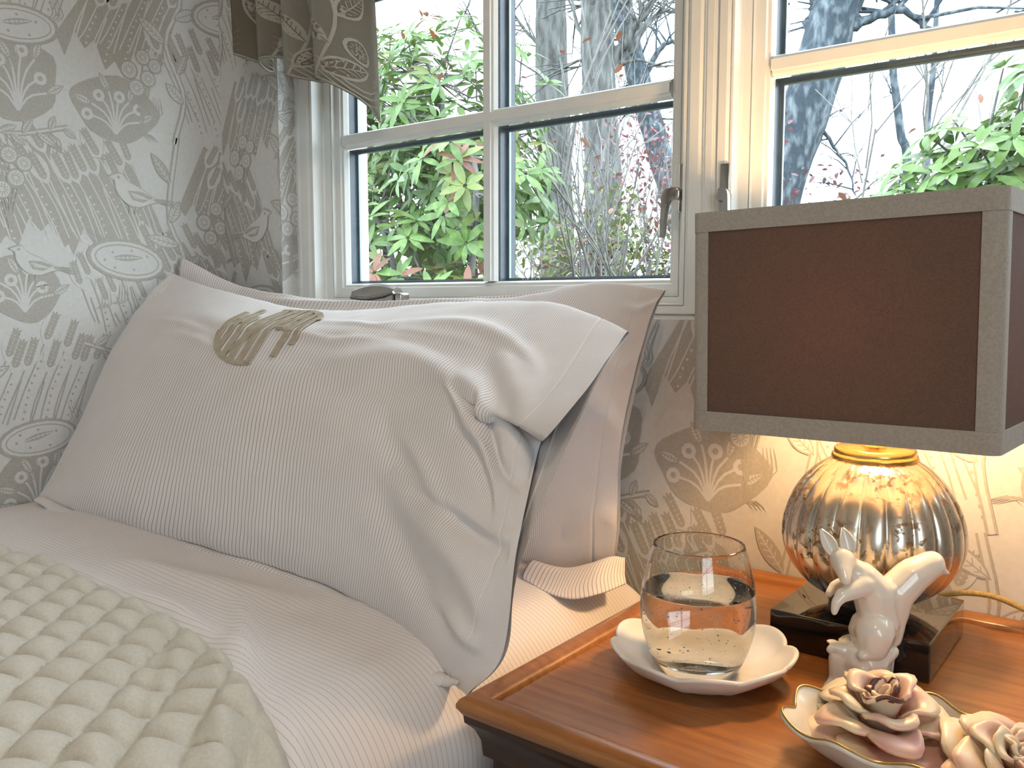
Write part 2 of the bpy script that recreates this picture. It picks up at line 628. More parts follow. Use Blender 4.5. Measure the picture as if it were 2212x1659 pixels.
def big_leaf(p, x, y, a, L, W, layer, filled, rnd):
    p.leaf(x, y, a, L, W, 0, layer, 9)
    if not filled:
        p.leaf(x + math.cos(a) * L * 0.05, y + math.sin(a) * L * 0.05, a, L * 0.88, W * 0.78, 1, layer + 1, 9)
    ca, sa = math.cos(a), math.sin(a)
    c = 1 if filled else 0
    p.stroke([(x, y), (x + ca * L * 0.9, y + sa * L * 0.9)], 0.0014, c, layer + 2)
    for k in range(5):
        t = L * (0.18 + 0.14 * k)
        for sd in (-1, 1):
            l = W * 0.36 * math.sin(PI * min(1, t / L + 0.08))
            if l > 0.002:
                p.stroke([(x + ca * t, y + sa * t), (x + ca * t + math.cos(a + sd * 0.8) * l, y + sa * t + math.sin(a + sd * 0.8) * l)], 0.0011, c, layer + 2)


def wheat_field(p, x0, x1, yb, yt, lean, dark, layer, rnd, step=0.024, earL=0.055):
    n = int((x1 - x0) / step)
    if dark:
        pts = [(x0 - 0.012, yb + 0.03)] + [(x0 + q * step, yb + (0.026 if q % 2 else 0.0) + 0.018 * math.sin(q * 0.9 + x0 * 40)) for q in range(n, -1, -1)][::-1]
        pts = pts[1:][::-1] + pts[:1]
        for k in range(n + 1):
            x = x0 + k * step
            pts.append((x + lean * (yt - yb) + (0.004 if k % 2 else -0.002), yt + rnd.uniform(-0.012, 0.02)))
        p.poly(pts, 0, layer)
    c = 1 if dark else 0
    for k in range(n):
        x = x0 + (k + 0.5) * step + rnd.uniform(-0.002, 0.002)
        top = yt + rnd.uniform(-0.02, 0.03) - 0.03
        H = top - yb
        bend = lean * H
        pts = [(x, yb + rnd.uniform(0, 0.03)), (x + bend * 0.35, yb + H * 0.5), (x + bend, top)]
        p.stroke(pts, 0.0019, c, layer + 1, n=7)
        a = math.atan2(H * 0.5, bend * 0.65)
        p.ear(x + bend, top, a + rnd.uniform(-0.1, 0.1), earL, 1, layer + 2)
        for q in range(int(H / 0.0105) - 1):
            t = (q + 0.5) * 0.0105 / H
            xx = x + step * 0.36 + bend * (0.7 * t if t < 0.5 else 0.35 + 1.3 * (t - 0.5))
            if k % 2:
                p.disc(xx, yb + t * H, 0.0019, c, layer + 1, 6)
        if not k % 2:
            p.stroke([(x + step * 0.4, yb + 0.02), (x + step * 0.4 + bend * 0.6, top - 0.02)], 0.0022, c, layer + 1, n=None, taper=False)


def seed_head(p, x, y, r, layer):
    p.disc(x, y, r, 0, layer, 14)
    p.disc(x, y, r * 0.80, 1, layer + 1, 14)
    for k in range(12):
        q = 2 * PI * k / 12
        p.stroke([(x + r * 0.22 * math.cos(q), y + r * 0.22 * math.sin(q)), (x + r * 0.66 * math.cos(q), y + r * 0.66 * math.sin(q))], r * 0.10, 0, layer + 2)


def pod(p, x, y, rx, ry, a, layer):
    for k in range(3):
        p.disc(x, y, rx * (1.28 - 0.12 * k), k % 2, layer + k, 20, ry * (1.5 - 0.2 * k), a)
    p.disc(x, y, rx, 1, layer + 3, 20, ry, a)
    big_leaf(p, x - rx * 0.5 * math.cos(a), y - rx * 0.5 * math.sin(a), a + 0.15, rx * 1.0, ry * 0.55, layer + 4, True, None)
    for k in range(6):
        q = a + 0.6 + k * 0.9
        p.disc(x + math.cos(q) * rx * 0.72, y + math.sin(q) * ry * 0.7, 0.0022, 0, layer + 4, 6)


def branch(p, pts, layer, rnd, leafL=0.05, every=2, w=0.006, filled=None):
    P = spline(np.asarray(pts, float), 26)
    p.stroke(P, w + 0.005, 0, layer)
    p.stroke(P, w, 1, layer + 1)
    d = np.gradient(P, axis=0)
    for i in range(3, 25, every):
        a = math.atan2(d[i][1], d[i][0])
        sd = 1 if (i // every) % 2 else -1
        big_leaf(p, P[i][0], P[i][1], a + sd * rnd.uniform(0.6, 1.0), leafL * rnd.uniform(0.75, 1.15), leafL * 0.42, layer + 2, (rnd.random() < 0.4) if filled is None else filled, rnd)


def small_bird(p, x, y, s, flip, layer):
    """plain perched garden bird: body, wing lines, tail, beak"""
    f = -1 if flip else 1

    def T(q):
        return [(x + f * a * s, y + b * s) for a, b in q]
    body = spline(np.array([(-0.95, 0.02), (-0.55, 0.10), (-0.1, 0.34), (0.30, 0.52), (0.50, 0.74), (0.72, 0.70), (0.92, 0.60), (0.74, 0.52), (0.70, 0.20), (0.42, -0.16), (0.0, -0.30), (-0.45, -0.16)]), 34, closed=True)
    p.poly([(a * 1.07, b * 1.07) for a, b in []] or T([(a * 1.08 - 0.01, b * 1.08 - 0.01) for a, b in body]), 0, layer)
    p.poly(T(body), 1, layer + 1)
    p.poly(T([(-0.60, 0.06), (-0.15, 0.22), (0.32, 0.22), (0.18, -0.08), (-0.2, -0.14)]), 0, layer + 2)
    for k in range(4):
        p.stroke(T([(-0.45 + 0.1 * k, -0.02 + 0.03 * k), (0.1 + 0.04 * k, 0.0 + 0.05 * k)]), 0.03 * s, 1, layer + 3)
    p.disc(*T([(0.62, 0.62)])[0], 0.055 * s, 0, layer + 2, 8)
    for k in range(3):
        p.stroke(T([(-1.35, -0.02 - 0.10 * k), (-0.6, 0.02 - 0.02 * k)]), 0.05 * s, 0, layer + 2)
    for k in (0.05, 0.25):
        p.stroke(T([(k, -0.26), (k + 0.05, -0.55)]), 0.05 * s, 0, layer + 1)


TW, TH = 0.52, 0.60


def make_tile():
    rnd = random.Random(11)
    p = Print()
    wheat_field(p, 0.00, 0.165, 0.40, 0.555, -0.40, True, 1, rnd, 0.0165, 0.043)
    wheat_field(p, 0.18, 0.355, 0.27, 0.425, -0.42, True, 1, rnd, 0.0165, 0.045)
    wheat_field(p, 0.365, 0.52, 0.43, 0.575, 0.36, False, 1, rnd, 0.0165, 0.043)
    wheat_field(p, 0.00, 0.165, 0.095, 0.235, 0.38, True, 1, rnd, 0.0155, 0.040)
    wheat_field(p, 0.195, 0.365, 0.01, 0.150, -0.40, False, 1, rnd, 0.0165, 0.043)
    wheat_field(p, 0.375, 0.53, 0.115, 0.265, -0.45, True, 1, rnd, 0.0165, 0.045)
    wheat_field(p, 0.02, 0.15, 0.275, 0.375, -0.25, False, 1, rnd, 0.0165, 0.036)
    wheat_field(p, 0.19, 0.32, 0.455, 0.575, 0.35, True, 1, rnd, 0.0155, 0.038)
    for (cx, cy, sx_, sy_) in ((0.450, 0.350, 0.062, 0.062), (0.075, 0.030, 0.070, 0.052), (0.445, 0.050, 0.055, 0.048)):
        blob = spline(np.array([(cx + sx_ * math.cos(q) * rnd.uniform(0.8, 1.15), cy + sy_ * math.sin(q) * rnd.uniform(0.8, 1.15)) for q in np.linspace(0, 2 * PI, 9, endpoint=False)]), 26, closed=True)
        p.poly(blob, 0, 4)
        for k in range(8):
            a = 0.25 + k * 0.38
            r = rnd.uniform(0.65, 0.95)
            x, y = cx + math.cos(a) * sx_ * r * 0.85, cy - sy_ * 0.5 + math.sin(a) * sy_ * r * 1.25
            p.stroke([(cx, cy - sy_ * 0.75), (cx + (x - cx) * 0.4, cy - sy_ * 0.6 + (y - cy + sy_ * 0.6) * 0.6), (x, y)], 0.0030, 1, 5, n=6)
            if k % 2:
                p.disc(x, y, 0.0095, 1, 5, 9)
                p.disc(x, y, 0.004, 0, 6, 6)
            else:
                big_leaf(p, x, y, a + 0.3, 0.030, 0.013, 5, False, rnd)
    branch(p, [(0.175, -0.01), (0.195, 0.07), (0.165, 0.15), (0.195, 0.23), (0.165, 0.31), (0.185, 0.40), (0.160, 0.47), (0.18, 0.60)], 7, rnd, 0.055, w=0.005)
    branch(p, [(0.365, 0.0), (0.35, 0.08), (0.375, 0.17), (0.345, 0.26), (0.375, 0.35), (0.345, 0.43), (0.37, 0.52), (0.355, 0.60)], 7, rnd, 0.055, w=0.005)
    branch(p, [(0.01, 0.265), (0.07, 0.248), (0.13, 0.265)], 7, rnd, 0.032, w=0.003, every=3)
    branch(p, [(0.39, 0.285), (0.44, 0.27), (0.52, 0.29)], 7, rnd, 0.030, w=0.003, every=3)
    pod(p, 0.085, 0.395, 0.052, 0.022, -0.12, 11)
    pod(p, 0.275, 0.215, 0.050, 0.021, 0.18, 11)
    pod(p, 0.455, 0.425, 0.046, 0.019, 0.10, 11)
    for (x0, y0) in ((0.245, 0.435), (0.43, 0.185), (0.12, 0.065)):
        for (x, y, r) in ((-0.020, 0.030, 0.0150), (0.012, 0.022, 0.0135), (-0.008, 0.004, 0.0140), (0.024, 0.044, 0.0120), (0.004, 0.054, 0.0130)):
            p.stroke([(x0, y0 - 0.05), (x0 + x * 0.3, y0 - 0.02), (x0 + x, y0 + y)], 0.0024, 0, 11, n=5)
            seed_head(p, x0 + x, y0 + y, r, 13)
    small_bird(p, 0.105, 0.495, 0.048, True, 15)
    small_bird(p, 0.275, 0.335, 0.050, False, 15)
    small_bird(p, 0.465, 0.080, 0.040, True, 15)
    for k in range(30):
        x, y = rnd.uniform(0, TW), rnd.uniform(0, TH)
        a = rnd.uniform(0.3, 2.6)
        for q in range(4):
            p.stroke([(x + q * 0.005, y), (x + q * 0.005 + math.cos(a) * 0.016, y + math.sin(a) * 0.016), (x + q * 0.004 + math.cos(a + 0.6) * 0.036, y + math.sin(a + 0.6) * 0.036)], 0.0015, 0, 5, n=5, taper=True)
    return p.T


TILE = make_tile()


def make_drape_tile():
    rnd = random.Random(4)
    p = Print()
    for k in range(5):
        x0 = k * 0.104 + 0.02
        P = spline(np.array([(x0, -0.02), (x0 + 0.03, 0.12), (x0 - 0.01, 0.26), (x0 + 0.03, 0.42), (x0, 0.62)]), 40)
        p.stroke(P, 0.0030, 1, 2)
        for i in range(1, 40, 3):
            sd = 1 if (i // 3) % 2 else -1
            a = PI / 2 - sd * rnd.uniform(0.5, 1.0)
            L = rnd.uniform(0.045, 0.062)
            p.leaf(P[i][0], P[i][1], a, L, L * 0.50, 1, 3, 9)
            if rnd.random() < 0.55:
                p.leaf(P[i][0] + math.cos(a) * 0.004, P[i][1] + math.sin(a) * 0.004, a, L * 0.86, L * 0.38, 0, 4, 9)
                c = 1
            else:
                c = 0
            p.stroke([(P[i][0], P[i][1]), (P[i][0] + math.cos(a) * L * 0.9, P[i][1] + math.sin(a) * L * 0.9)], 0.0013, c, 5)
            for q in range(5):
                t = L * (0.2 + 0.13 * q)
                for e in (-1, 1):
                    l = L * 0.19 * math.sin(PI * min(1, t / L + 0.05))
                    p.stroke([(P[i][0] + math.cos(a) * t, P[i][1] + math.sin(a) * t), (P[i][0] + math.cos(a) * t + math.cos(a + e * 0.8) * l, P[i][1] + math.sin(a) * t + math.sin(a + e * 0.8) * l)], 0.0011, c, 5)
        for (yy) in (0.09, 0.33, 0.55):
            x = x0 + 0.052
            p.disc(x, yy, 0.016, 1, 6, 14)
            p.disc(x, yy, 0.0125, 0, 7, 14)
            for q in range(12):
                w = 2 * PI * q / 12
                p.stroke([(x + 0.003 * math.cos(w), yy + 0.003 * math.sin(w)), (x + 0.0105 * math.cos(w), yy + 0.0105 * math.sin(w))], 0.0014, 1, 8)
        for yy in (0.02, 0.20, 0.45):
            for q in range(5):
                p.stroke([(x0 + 0.01, yy + q * 0.010), (x0 + 0.05, yy + q * 0.007 - 0.012), (x0 + 0.095, yy + q * 0.012)], 0.0022, 1, 1, n=8, taper=True)
    return p.T


def clip_poly(P, x0, x1, y0, y1):
    for ax, lim, sg in ((0, x0, 1), (0, x1, -1), (1, y0, 1), (1, y1, -1)):
        out = []
        for i in range(len(P)):
            a, b = P[i - 1], P[i]
            ia, ib = (a[ax] - lim) * sg >= 0, (b[ax] - lim) * sg >= 0
            if ia != ib:
                t = (lim - a[ax]) / (b[ax] - a[ax])
                out.append((a[0] + (b[0] - a[0]) * t, a[1] + (b[1] - a[1]) * t))
            if ib:
                out.append(b)
        P = out
        if len(P) < 3:
            return []
    return P


def print_on(name, rects, fn, mats, parent, scale=1.0, ox=0.0, oy=0.0, dz=0.00006, base=0.0003, maxedge=None, tile=None):
    """lay the repeat over rectangles of a surface; fn(u, v, h) -> room point, h = height above the cloth or wall"""
    V, F, M = [], [], []
    tw, th = TW * scale, TH * scale
    for (x0, x1, y0, y1) in rects:
        for i in range(math.floor((x0 - ox) / tw) - 1, math.ceil((x1 - ox) / tw) + 1):
            for j in range(math.floor((y0 - oy) / th) - 1, math.ceil((y1 - oy) / th) + 1):
                bx, by = ox + i * tw, oy + (j + (0.5 if i % 2 else 0)) * th
                if bx > x1 + 0.1 or by > y1 + 0.1 or bx + tw < x0 - 0.1 or by + th < y0 - 0.1:
                    continue
                for (a, b, c, col, lay) in (tile or TILE):
                    P = [(bx + q[0] * scale, by + q[1] * scale) for q in (a, b, c)]
                    xs = [q[0] for q in P]
                    ys = [q[1] for q in P]
                    if max(xs) <= x0 or min(xs) >= x1 or max(ys) <= y0 or min(ys) >= y1:
                        continue
                    if min(xs) < x0 or max(xs) > x1 or min(ys) < y0 or max(ys) > y1:
                        P = clip_poly(P, x0, x1, y0, y1)
                        if not P:
                            continue
                    tris = [P]
                    if maxedge:
                        tris = [[P[0], P[k], P[k + 1]] for k in range(1, len(P) - 1)]
                        out = []
                        while tris:
                            t = tris.pop()
                            e = [math.dist(t[k], t[(k + 1) % 3]) for k in range(3)]
                            k = max(range(3), key=lambda q: e[q])
                            if e[k] > maxedge:
                                md = ((t[k][0] + t[(k + 1) % 3][0]) / 2, (t[k][1] + t[(k + 1) % 3][1]) / 2)
                                tris.append([t[k], md, t[(k + 2) % 3]])
                                tris.append([md, t[(k + 1) % 3], t[(k + 2) % 3]])
                            else:
                                out.append(t)
                        tris = out
                    for t in tris:
                        k0 = len(V)
                        for q in t:
                            V.append(fn(q[0], q[1], base + lay * dz))
                        F.append(tuple(range(k0, k0 + len(t))))
                        M.append(col)
    o = mesh(name, V, F, mats, parent, smooth=False, fm=M)
    return o


# ------------------------------------------------------------------ room shell
D = 0.9166            # face of the window wall
XL = -1.351           # face of the left wall
XR, YB, ZF, ZC = 1.7, -2.7, -Z0, 1.48
WX0, WX1, WZ0, WZ1 = -1.194, 0.40, -0.021, 0.83      # window opening

fl = box('floor', XL - 0.1, XR + 0.1, YB - 0.1, D + 0.2, ZF - 0.05, ZF, MAT['floor'])
tag(fl, 'brown wooden floor under the bed and nightstand', kind='structure')
ce = box('ceiling', XL - 0.1, XR + 0.1, YB - 0.1, D + 0.2, ZC, ZC + 0.05, MAT['plaster'])
tag(ce, 'pale plain ceiling above the bed', kind='structure')

wl = box('wall_left', XL - 0.1, XL, YB - 0.1, D + 0.2, ZF, ZC, MAT['paper'])
tag(wl, 'patterned grey wallpapered wall beside the left end of the pillows', kind='structure')
print_on('wallpaper_print', [(-0.5, D - 0.001, -0.5, ZC - 0.01)], lambda u, v, h: (XL + h, u, v), [MAT['ink'], MAT['paper']], wl, ox=0.13, oy=-0.03)
wr_ = MB()
RY0, RY1, RZ0, RZ1 = -2.5, -0.6, -0.05, 1.15
wr_.box(XR, XR + 0.1, YB - 0.1, RY0, ZF, ZC)
wr_.box(XR, XR + 0.1, RY1, D + 0.2, ZF, ZC)
wr_.box(XR, XR + 0.1, RY0, RY1, ZF, RZ0)
wr_.box(XR, XR + 0.1, RY0, RY1, RZ1, ZC)
wr = wr_.obj('wall_right', MAT['plaster'])
tag(wr, 'plain pale wall on the right side of the room', kind='structure')
wf = box('wall_front', XL, XR, YB - 0.1, YB, ZF, ZC, MAT['plaster'])
tag(wf, 'plain pale wall opposite the window', kind='structure')

wb_ = MB()
wb_.box(XL, WX0, D, D + 0.14, ZF, ZC)
wb_.box(WX1, XR, D, D + 0.14, ZF, ZC)
wb_.box(WX0, WX1, D, D + 0.14, ZF, WZ0)
wb_.box(WX0, WX1, D, D + 0.14, WZ1, ZC)
wb = wb_.obj('wall_back', MAT['paper'])
tag(wb, 'patterned grey wallpapered wall around the windows behind the bed', kind='structure')
print_on('wallpaper_print', [(XL + 0.0005, WX0, -0.4, ZC - 0.01), (WX0, WX1, -0.5, WZ0 - 0.001), (WX1, 0.8, -0.5, ZC - 0.01)],
         lambda u, v, h: (u, D - h, v), [MAT['ink'], MAT['paper']], wb, ox=0.02, oy=0.08)
print_on('reveal_print', [(0.0, 0.033, WZ0, WZ1)], lambda u, v, h: (WX0 + h, D + u, v), [MAT['ink'], MAT['paper']], wb, ox=-0.1, oy=0.05)
bb = box('baseboard_back', XL, XR, D - 0.014, D, ZF, ZF + 0.09, MAT['paint'])
tag(bb, 'white painted baseboard along the window wall', kind='structure')
bl = box('baseboard_left', XL, XL + 0.014, YB, D - 0.015, ZF, ZF + 0.09, MAT['paint'])
tag(bl, 'white painted baseboard along the left wall', kind='structure')


# ------------------------------------------------------------------ windows
def ring(mb, x0, x1, z0, z1, prof, k=(1, 1, 1, 1)):
    """picture-frame moulding: prof = list of (inset, y) from outer edge inward; mitred; k scales the width left, right, bottom, top"""
    V = []
    for (d, y) in prof:
        l, r, b, t = d * k[0], d * k[1], d * k[2], d * k[3]
        V += [(x0 + l, y, z0 + b), (x1 - r, y, z0 + b), (x1 - r, y, z1 - t), (x0 + l, y, z1 - t)]
    mb.add(V, [(i * 4 + q, i * 4 + (q + 1) % 4, (i + 1) * 4 + (q + 1) % 4, (i + 1) * 4 + q) for i in range(len(prof) - 1) for q in range(4)])


def window(n, x0, x1, label, muntx, kl, kr, zrow):
    """x0..x1 outer frame edges; sash with 2 x 3 panes"""
    w = empty('window_%d' % n, (x0 + x1) / 2, 0.95, WZ0, label, kind='structure')
    zt = WZ1 - 0.004
    fr = MB()
    ring(fr, x0, x1, WZ0, zt, [(0, 1.05), (0, 0.950), (0.006, 0.950), (0.010, 0.953), (0.014, 0.948), (0.030, 0.948), (0.036, 0.950), (0.0365, 0.953), (0.0375, 0.953), (0.038, 0.950), (0.043, 0.950), (0.045, 0.970), (0.047, 0.972), (0.062, 0.972), (0.0625, 0.975), (0.064, 0.975), (0.0645, 0.972), (0.066, 0.972), (0.066, 1.05)], (kl, kr, 0.42, 1))
    f = fr.obj('frame', MAT['paint'], w)
    # trim the wide sill side: frame bottom is lower, sash sits low
    sx0, sx1, sz0, sz1 = x0 + 0.064 * kl, x1 - 0.064 * kr, 0.007, zt - 0.062
    fill = MB()
    fill.box(x0 + 0.02, x1 - 0.02, 0.985, 1.05, WZ0 + 0.004, 0.008)
    fill.obj('sill_rail', MAT['paint'], w)
    sb = MB()
    ring(sb, sx0 - 0.004, sx1 + 0.004, sz0 - 0.002, sz1, [(0, 1.04), (0, 0.980), (0.016, 0.980), (0.0175, 0.983), (0.021, 0.984), (0.0235, 0.992), (0.0235, 1.0)])
    s = sb.obj('sash', MAT['paint'], w)
    gx0, gx1, gz0, gz1 = sx0 + 0.0195, sx1 - 0.0195, sz0 + 0.0215, sz1 - 0.0235
    # spacers of the double glazing: dark returns behind each opening
    xs = [gx0] + muntx + [gx1]
    zs = [gz0] + zrow + [gz1]
    mw = 0.0125
    for i, mxx in enumerate(muntx):
        m = MB()
        pr = [(-mw, 0.990), (-mw + 0.003, 0.983), (-mw + 0.006, 0.9825), (-mw + 0.0065, 0.979), (mw - 0.0065, 0.979), (mw - 0.006, 0.9825), (mw - 0.003, 0.983), (mw, 0.990)]
        V = [(mxx + a, y, z) for z in (gz0, gz1) for a, y in pr]
        k = len(pr)
        m.add(V, [(q, q + 1, k + q + 1, k + q) for q in range(k - 1)] + [(k - 1, 0, k, 2 * k - 1)])
        m.obj('muntin', MAT['paint'], w)
    for i, mzz in enumerate(zrow):
        m = MB()
        pr = [(-mw, 0.990), (-mw + 0.003, 0.983), (-mw + 0.006, 0.9825), (-mw + 0.0065, 0.9785), (mw - 0.0065, 0.9785), (mw - 0.006, 0.9825), (mw - 0.003, 0.983), (mw, 0.990)]
        V = [(x, y, mzz + a) for x in (gx0, gx1) for a, y in pr]
        k = len(pr)
        m.add(V, [(q, q + 1, k + q + 1, k + q) for q in range(k - 1)] + [(k - 1, 0, k, 2 * k - 1)])
        m.obj('muntin', MAT['paint'], w)
    for i in range(len(xs) - 1):
        for j in range(len(zs) - 1):
            a0 = xs[i] + (mw if i > 0 else 0.0)
            a1 = xs[i + 1] - (mw if i < len(xs) - 2 else 0.0)
            b0 = zs[j] + (mw if j > 0 else 0.0)
            b1 = zs[j + 1] - (mw if j < len(zs) - 2 else 0.0)
            pn = MB()
            pn.box(a0, a1, 0.9915, 0.9925, b0, b1)
            pp = pn.obj('pane', MAT['pane'], w)
            sp = MB()
            e = 0.0003
            ring(sp, a0 + e, a1 - e, b0 + e, b1 - e, [(0, 0.994), (0, 1.008), (0.0025, 1.009), (0.0025, 1.014), (0, 1.014)])
            sp.obj('spacer', MAT['spacer'], pp)
            s2 = MB()
            ring(s2, a0 + e, a1 - e, b0 + e, b1 - e, [(0.0028, 1.0092), (0.0045, 1.0092), (0.0045, 1.0135), (0.0028, 1.0135)])
            s2.obj('spacer_edge', MAT['spacerl'], pp)
    ext = MB()
    for mxx in muntx:
        ext.box(mxx - mw, mxx + mw, 1.0145, 1.03, gz0, gz1)
    ext.obj('outer_glazing_bar', MAT['spacer'], w)
    return w


w1 = window(1, -1.194, -0.452, 'left casement window with four visible panes above the pillows', [-0.805], 1, 0.70, [0.2595, 0.495])
w2 = window(2, -0.446, 0.40, 'right casement window half hidden behind the lampshade', [-0.023], 0.58, 1, [0.2655, 0.495])
mu = MB()
mu.box(-0.453, -0.445, 0.9485, 1.05, WZ0, WZ1 - 0.004)
w3 = empty('window_3', XR + 0.05, (RY0 + RY1) / 2, RZ0, 'white framed window in the side wall across the room', kind='structure')
m = MB()
for (a0, a1, b0, b1) in ((RY0, RY1, RZ0, RZ0 + 0.05), (RY0, RY1, RZ1 - 0.05, RZ1), (RY0, RY0 + 0.05, RZ0, RZ1), (RY1 - 0.05, RY1, RZ0, RZ1), (-1.57, -1.53, RZ0, RZ1), (RY0, RY1, 0.53, 0.56)):
    m.box(XR + 0.03, XR + 0.08, a0, a1, b0, b1)
m.obj('frame', MAT['paint'], w3)
for (a0, a1) in ((RY0 + 0.05, -1.57), (-1.53, RY1 - 0.05)):
    for (b0, b1) in ((RZ0 + 0.05, 0.53), (0.56, RZ1 - 0.05)):
        box('pane', XR + 0.052, XR + 0.055, a0, a1, b0, b1, MAT['pane'], w3)
tag(mu.obj('trim_1', MAT['paint']), 'narrow white mullion strip joining the two casement windows', kind='structure')


def lever(parent, x, y, z, side, lean):
    """casement lock: slotted plate, boss and tapering lever"""
    m = MB()
    m.box(x - 0.006, x + 0.006, y - 0.004, y, z - 0.028, z + 0.030, 0, 0.002)
    pl = m.obj('lock_plate', MAT['chrome'], parent, True, 40)
    m = MB()
    ol = spline(np.array([(2, 7), (-8, 8), (-17, 6), (-20.5, -1), (-21.5, -18), (-23, -46), (-20.5, -50), (-17.5, -46), (-16, -28), (-12.5, -11), (-6, -5), (2, -6)]) * 0.001, 44, closed=True)
    ol = [(x - side * q[0] * (1.0 if side < 0 else 0.6), z - 0.008 + q[1]) for q in ol]
    k = len(ol)
    V = []
    for (yy, sc_) in ((y - 0.012, 0.90), (y - 0.0135, 1.0), (y - 0.0195, 1.0), (y - 0.021, 0.86)):
        cx_ = sum(q[0] for q in ol) / k
        V += [(cx_ + (q[0] - cx_) * sc_, yy, q[1]) for q in ol]
    m.add(V, gridF(4, k, cv=True))
    m.F += [tuple(range(k)), tuple(3 * k + q for q in range(k))[::-1]]
    m.M += [0, 0]
    m.obj('lock_lever', MAT['chrome'], parent, True, 40)
    m = MB()
    m.lathe([(0.0001, -0.001), (0.0075, 0.0), (0.0065, 0.012), (0.0001, 0.012)], 0, 0, 20, cap=False)
    m.V = [(x + a, y - c, z - 0.008 + b_) for a, b_, c in m.V]
    m.obj('lock_boss', MAT['chrome'], parent, True, 40)


lever(w1, -0.4885, 0.968, 0.134, -1, 0.002)
lever(w2, -0.4265, 0.948, 0.126, 1, -0.006)

# folding crank operator on the sill of the first window
cr = empty('window_crank', -0.983, 0.935, -0.018, 'folded satin nickel window crank on the white sill', 'crank')
m = MB()
sec = [(-0.016, -0.003), (-0.016, 0.020), (-0.012, 0.029), (-0.004, 0.032), (0.006, 0.030), (0.013, 0.024), (0.016, 0.010), (0.016, -0.003)]
V = []
xs = np.linspace(-0.052, 0.040, 14)
for x in xs:
    t = (x + 0.052) / 0.092
    s = 0.80 + 0.18 * math.sin(t * PI) + 0.08 * t
    for (yy, zz) in sec:
        V.append((-0.983 + x, 0.936 + yy * 0.8, -0.0135 + (zz if zz < 0 else zz * s * 1.22)))
m.add(V, gridF(len(xs), len(sec)))
m.F += [tuple(range(len(sec)))[::-1], tuple((len(xs) - 1) * len(sec) + k for k in range(len(sec)))]
m.M += [0, 0]
m.obj('crank_cover', MAT['chrome'], cr, True, 35)
m = MB()
m.tube([(-1.034, 0.924, 0.006), (-1.00, 0.9215, 0.003), (-0.962, 0.9215, 0.008), (-0.94, 0.923, 0.013)], [0.0025, 0.003, 0.003, 0.002], 8)
m.box(-0.942, -0.928, 0.926, 0.946, -0.004, 0.012, 0, 0.003)
m.obj('crank_handle', MAT['chrome'], cr, True, 40)

# ------------------------------------------------------------------ curtain
cu = empty('curtain', -1.10, 0.87, 0.33, 'short gathered taupe curtain with pale leaf print hanging beside the left window', 'curtain')


def drape(u, v, h=0.0):
    """u 0..1 across, v 0..1 from hem up"""
    x = -1.233 + 0.264 * u ** 0.97
    hem = 0.380 - 0.030 * u - 0.062 * u * u + 0.010 * math.sin(u * 17) - 0.014 * max(0, (u - 0.80) / 0.2) ** 1.5
    z = hem + v * (0.80 - hem)
    a = 0.024 * (1 - 0.30 * v)
    ph = 2 * PI * (4.3 * u + 0.10 * math.sin(3 * v)) + 0.6
    y = 0.862 + a * math.sin(ph) + 0.004 * math.sin(2 * ph + 1 + 3 * v) + 0.055 * max(0, (u - 0.76) / 0.24) ** 1.6
    x += 0.0115 * math.cos(ph) * (1 - 0.4 * v) * min(1, (1.04 - u) / 0.2) - 0.010 * max(0, u - 0.8) * v
    return np.array((x, y, z))


def drapeh(u, v, h):
    p = drape(u, v)
    e = 1e-3
    du = drape(u + e, v) - p
    dv = drape(u, v + e) - p
    n = np.cross(du, dv)
    n /= np.linalg.norm(n)
    return tuple(p + n * h)


nu, nv = 160, 40
V = [tuple(drape(i / (nu - 1), j / (nv - 1))) for i in range(nu) for j in range(nv)]
cl = mesh('curtain_cloth', V, gridF(nu, nv), MAT['drape'], cu)
solid(cl, 0.0012, 0)
print_on('curtain_print', [(0.001, 0.445, 0.001, 0.30)], lambda u, v, h: drapeh(u / 0.446, v / 0.46, h), [MAT['drape'], MAT['drapeprint']], cu, scale=0.9, ox=-0.03, oy=-0.02, base=0.0010, dz=0.00006, maxedge=0.009, tile=make_drape_tile())
hm = MB()
hm.tube([tuple(drape(t, 0.004)) for t in np.linspace(0, 1, 120)], 0.0016, 6)
hm.obj('curtain_hem', MAT['drapeprint'], cu, True)
rd = MB()
rd.tube([(-1.27, 0.872, 0.80), (-0.2, 0.872, 0.80)], 0.009, 12)
rd.box(-1.262, -1.25, 0.872, D, 0.792, 0.808)
rd.obj('curtain_rod', MAT['brass'], cu, True, 40)

# ------------------------------------------------------------------ bed
XM, ZM, YH = -0.447, -0.303, 0.872     # right edge, top and head end of the made bed
bed = empty('bed', -0.9, 0.0, ZF, 'narrow bed with mattress standing in the corner under the window', 'bed')
m = MB()
m.box(XL + 0.012, XM - 0.012, -1.05, YH - 0.012, -0.53, ZM - 0.012, 0, 0.05)
m.obj('mattress', MAT['matt'], bed, True, 50)
m = MB()
m.box(XL + 0.012, XM - 0.03, -1.05, YH - 0.02, -0.72, -0.532, 0, 0.01)
m.obj('box_base', MAT['matt'], bed, True, 50)
for x in (XL + 0.06, XM - 0.09):
    for y in (-1.0, YH - 0.08):
        box('leg', x, x + 0.05, y, y + 0.05, ZF, -0.721, MAT['wood'], bed)

RAD = 0.075


def prof(s, L):
    """distance s along a cloth: flat for L, round the edge, then straight down. returns (along, drop)"""
    if s <= L:
        return s, 0.0
    q = s - L
    arc = RAD * PI / 2
    if q < arc:
        a = q / RAD
        return L + RAD * math.sin(a), RAD * (1 - math.cos(a))
    return L + RAD, RAD + (q - arc)


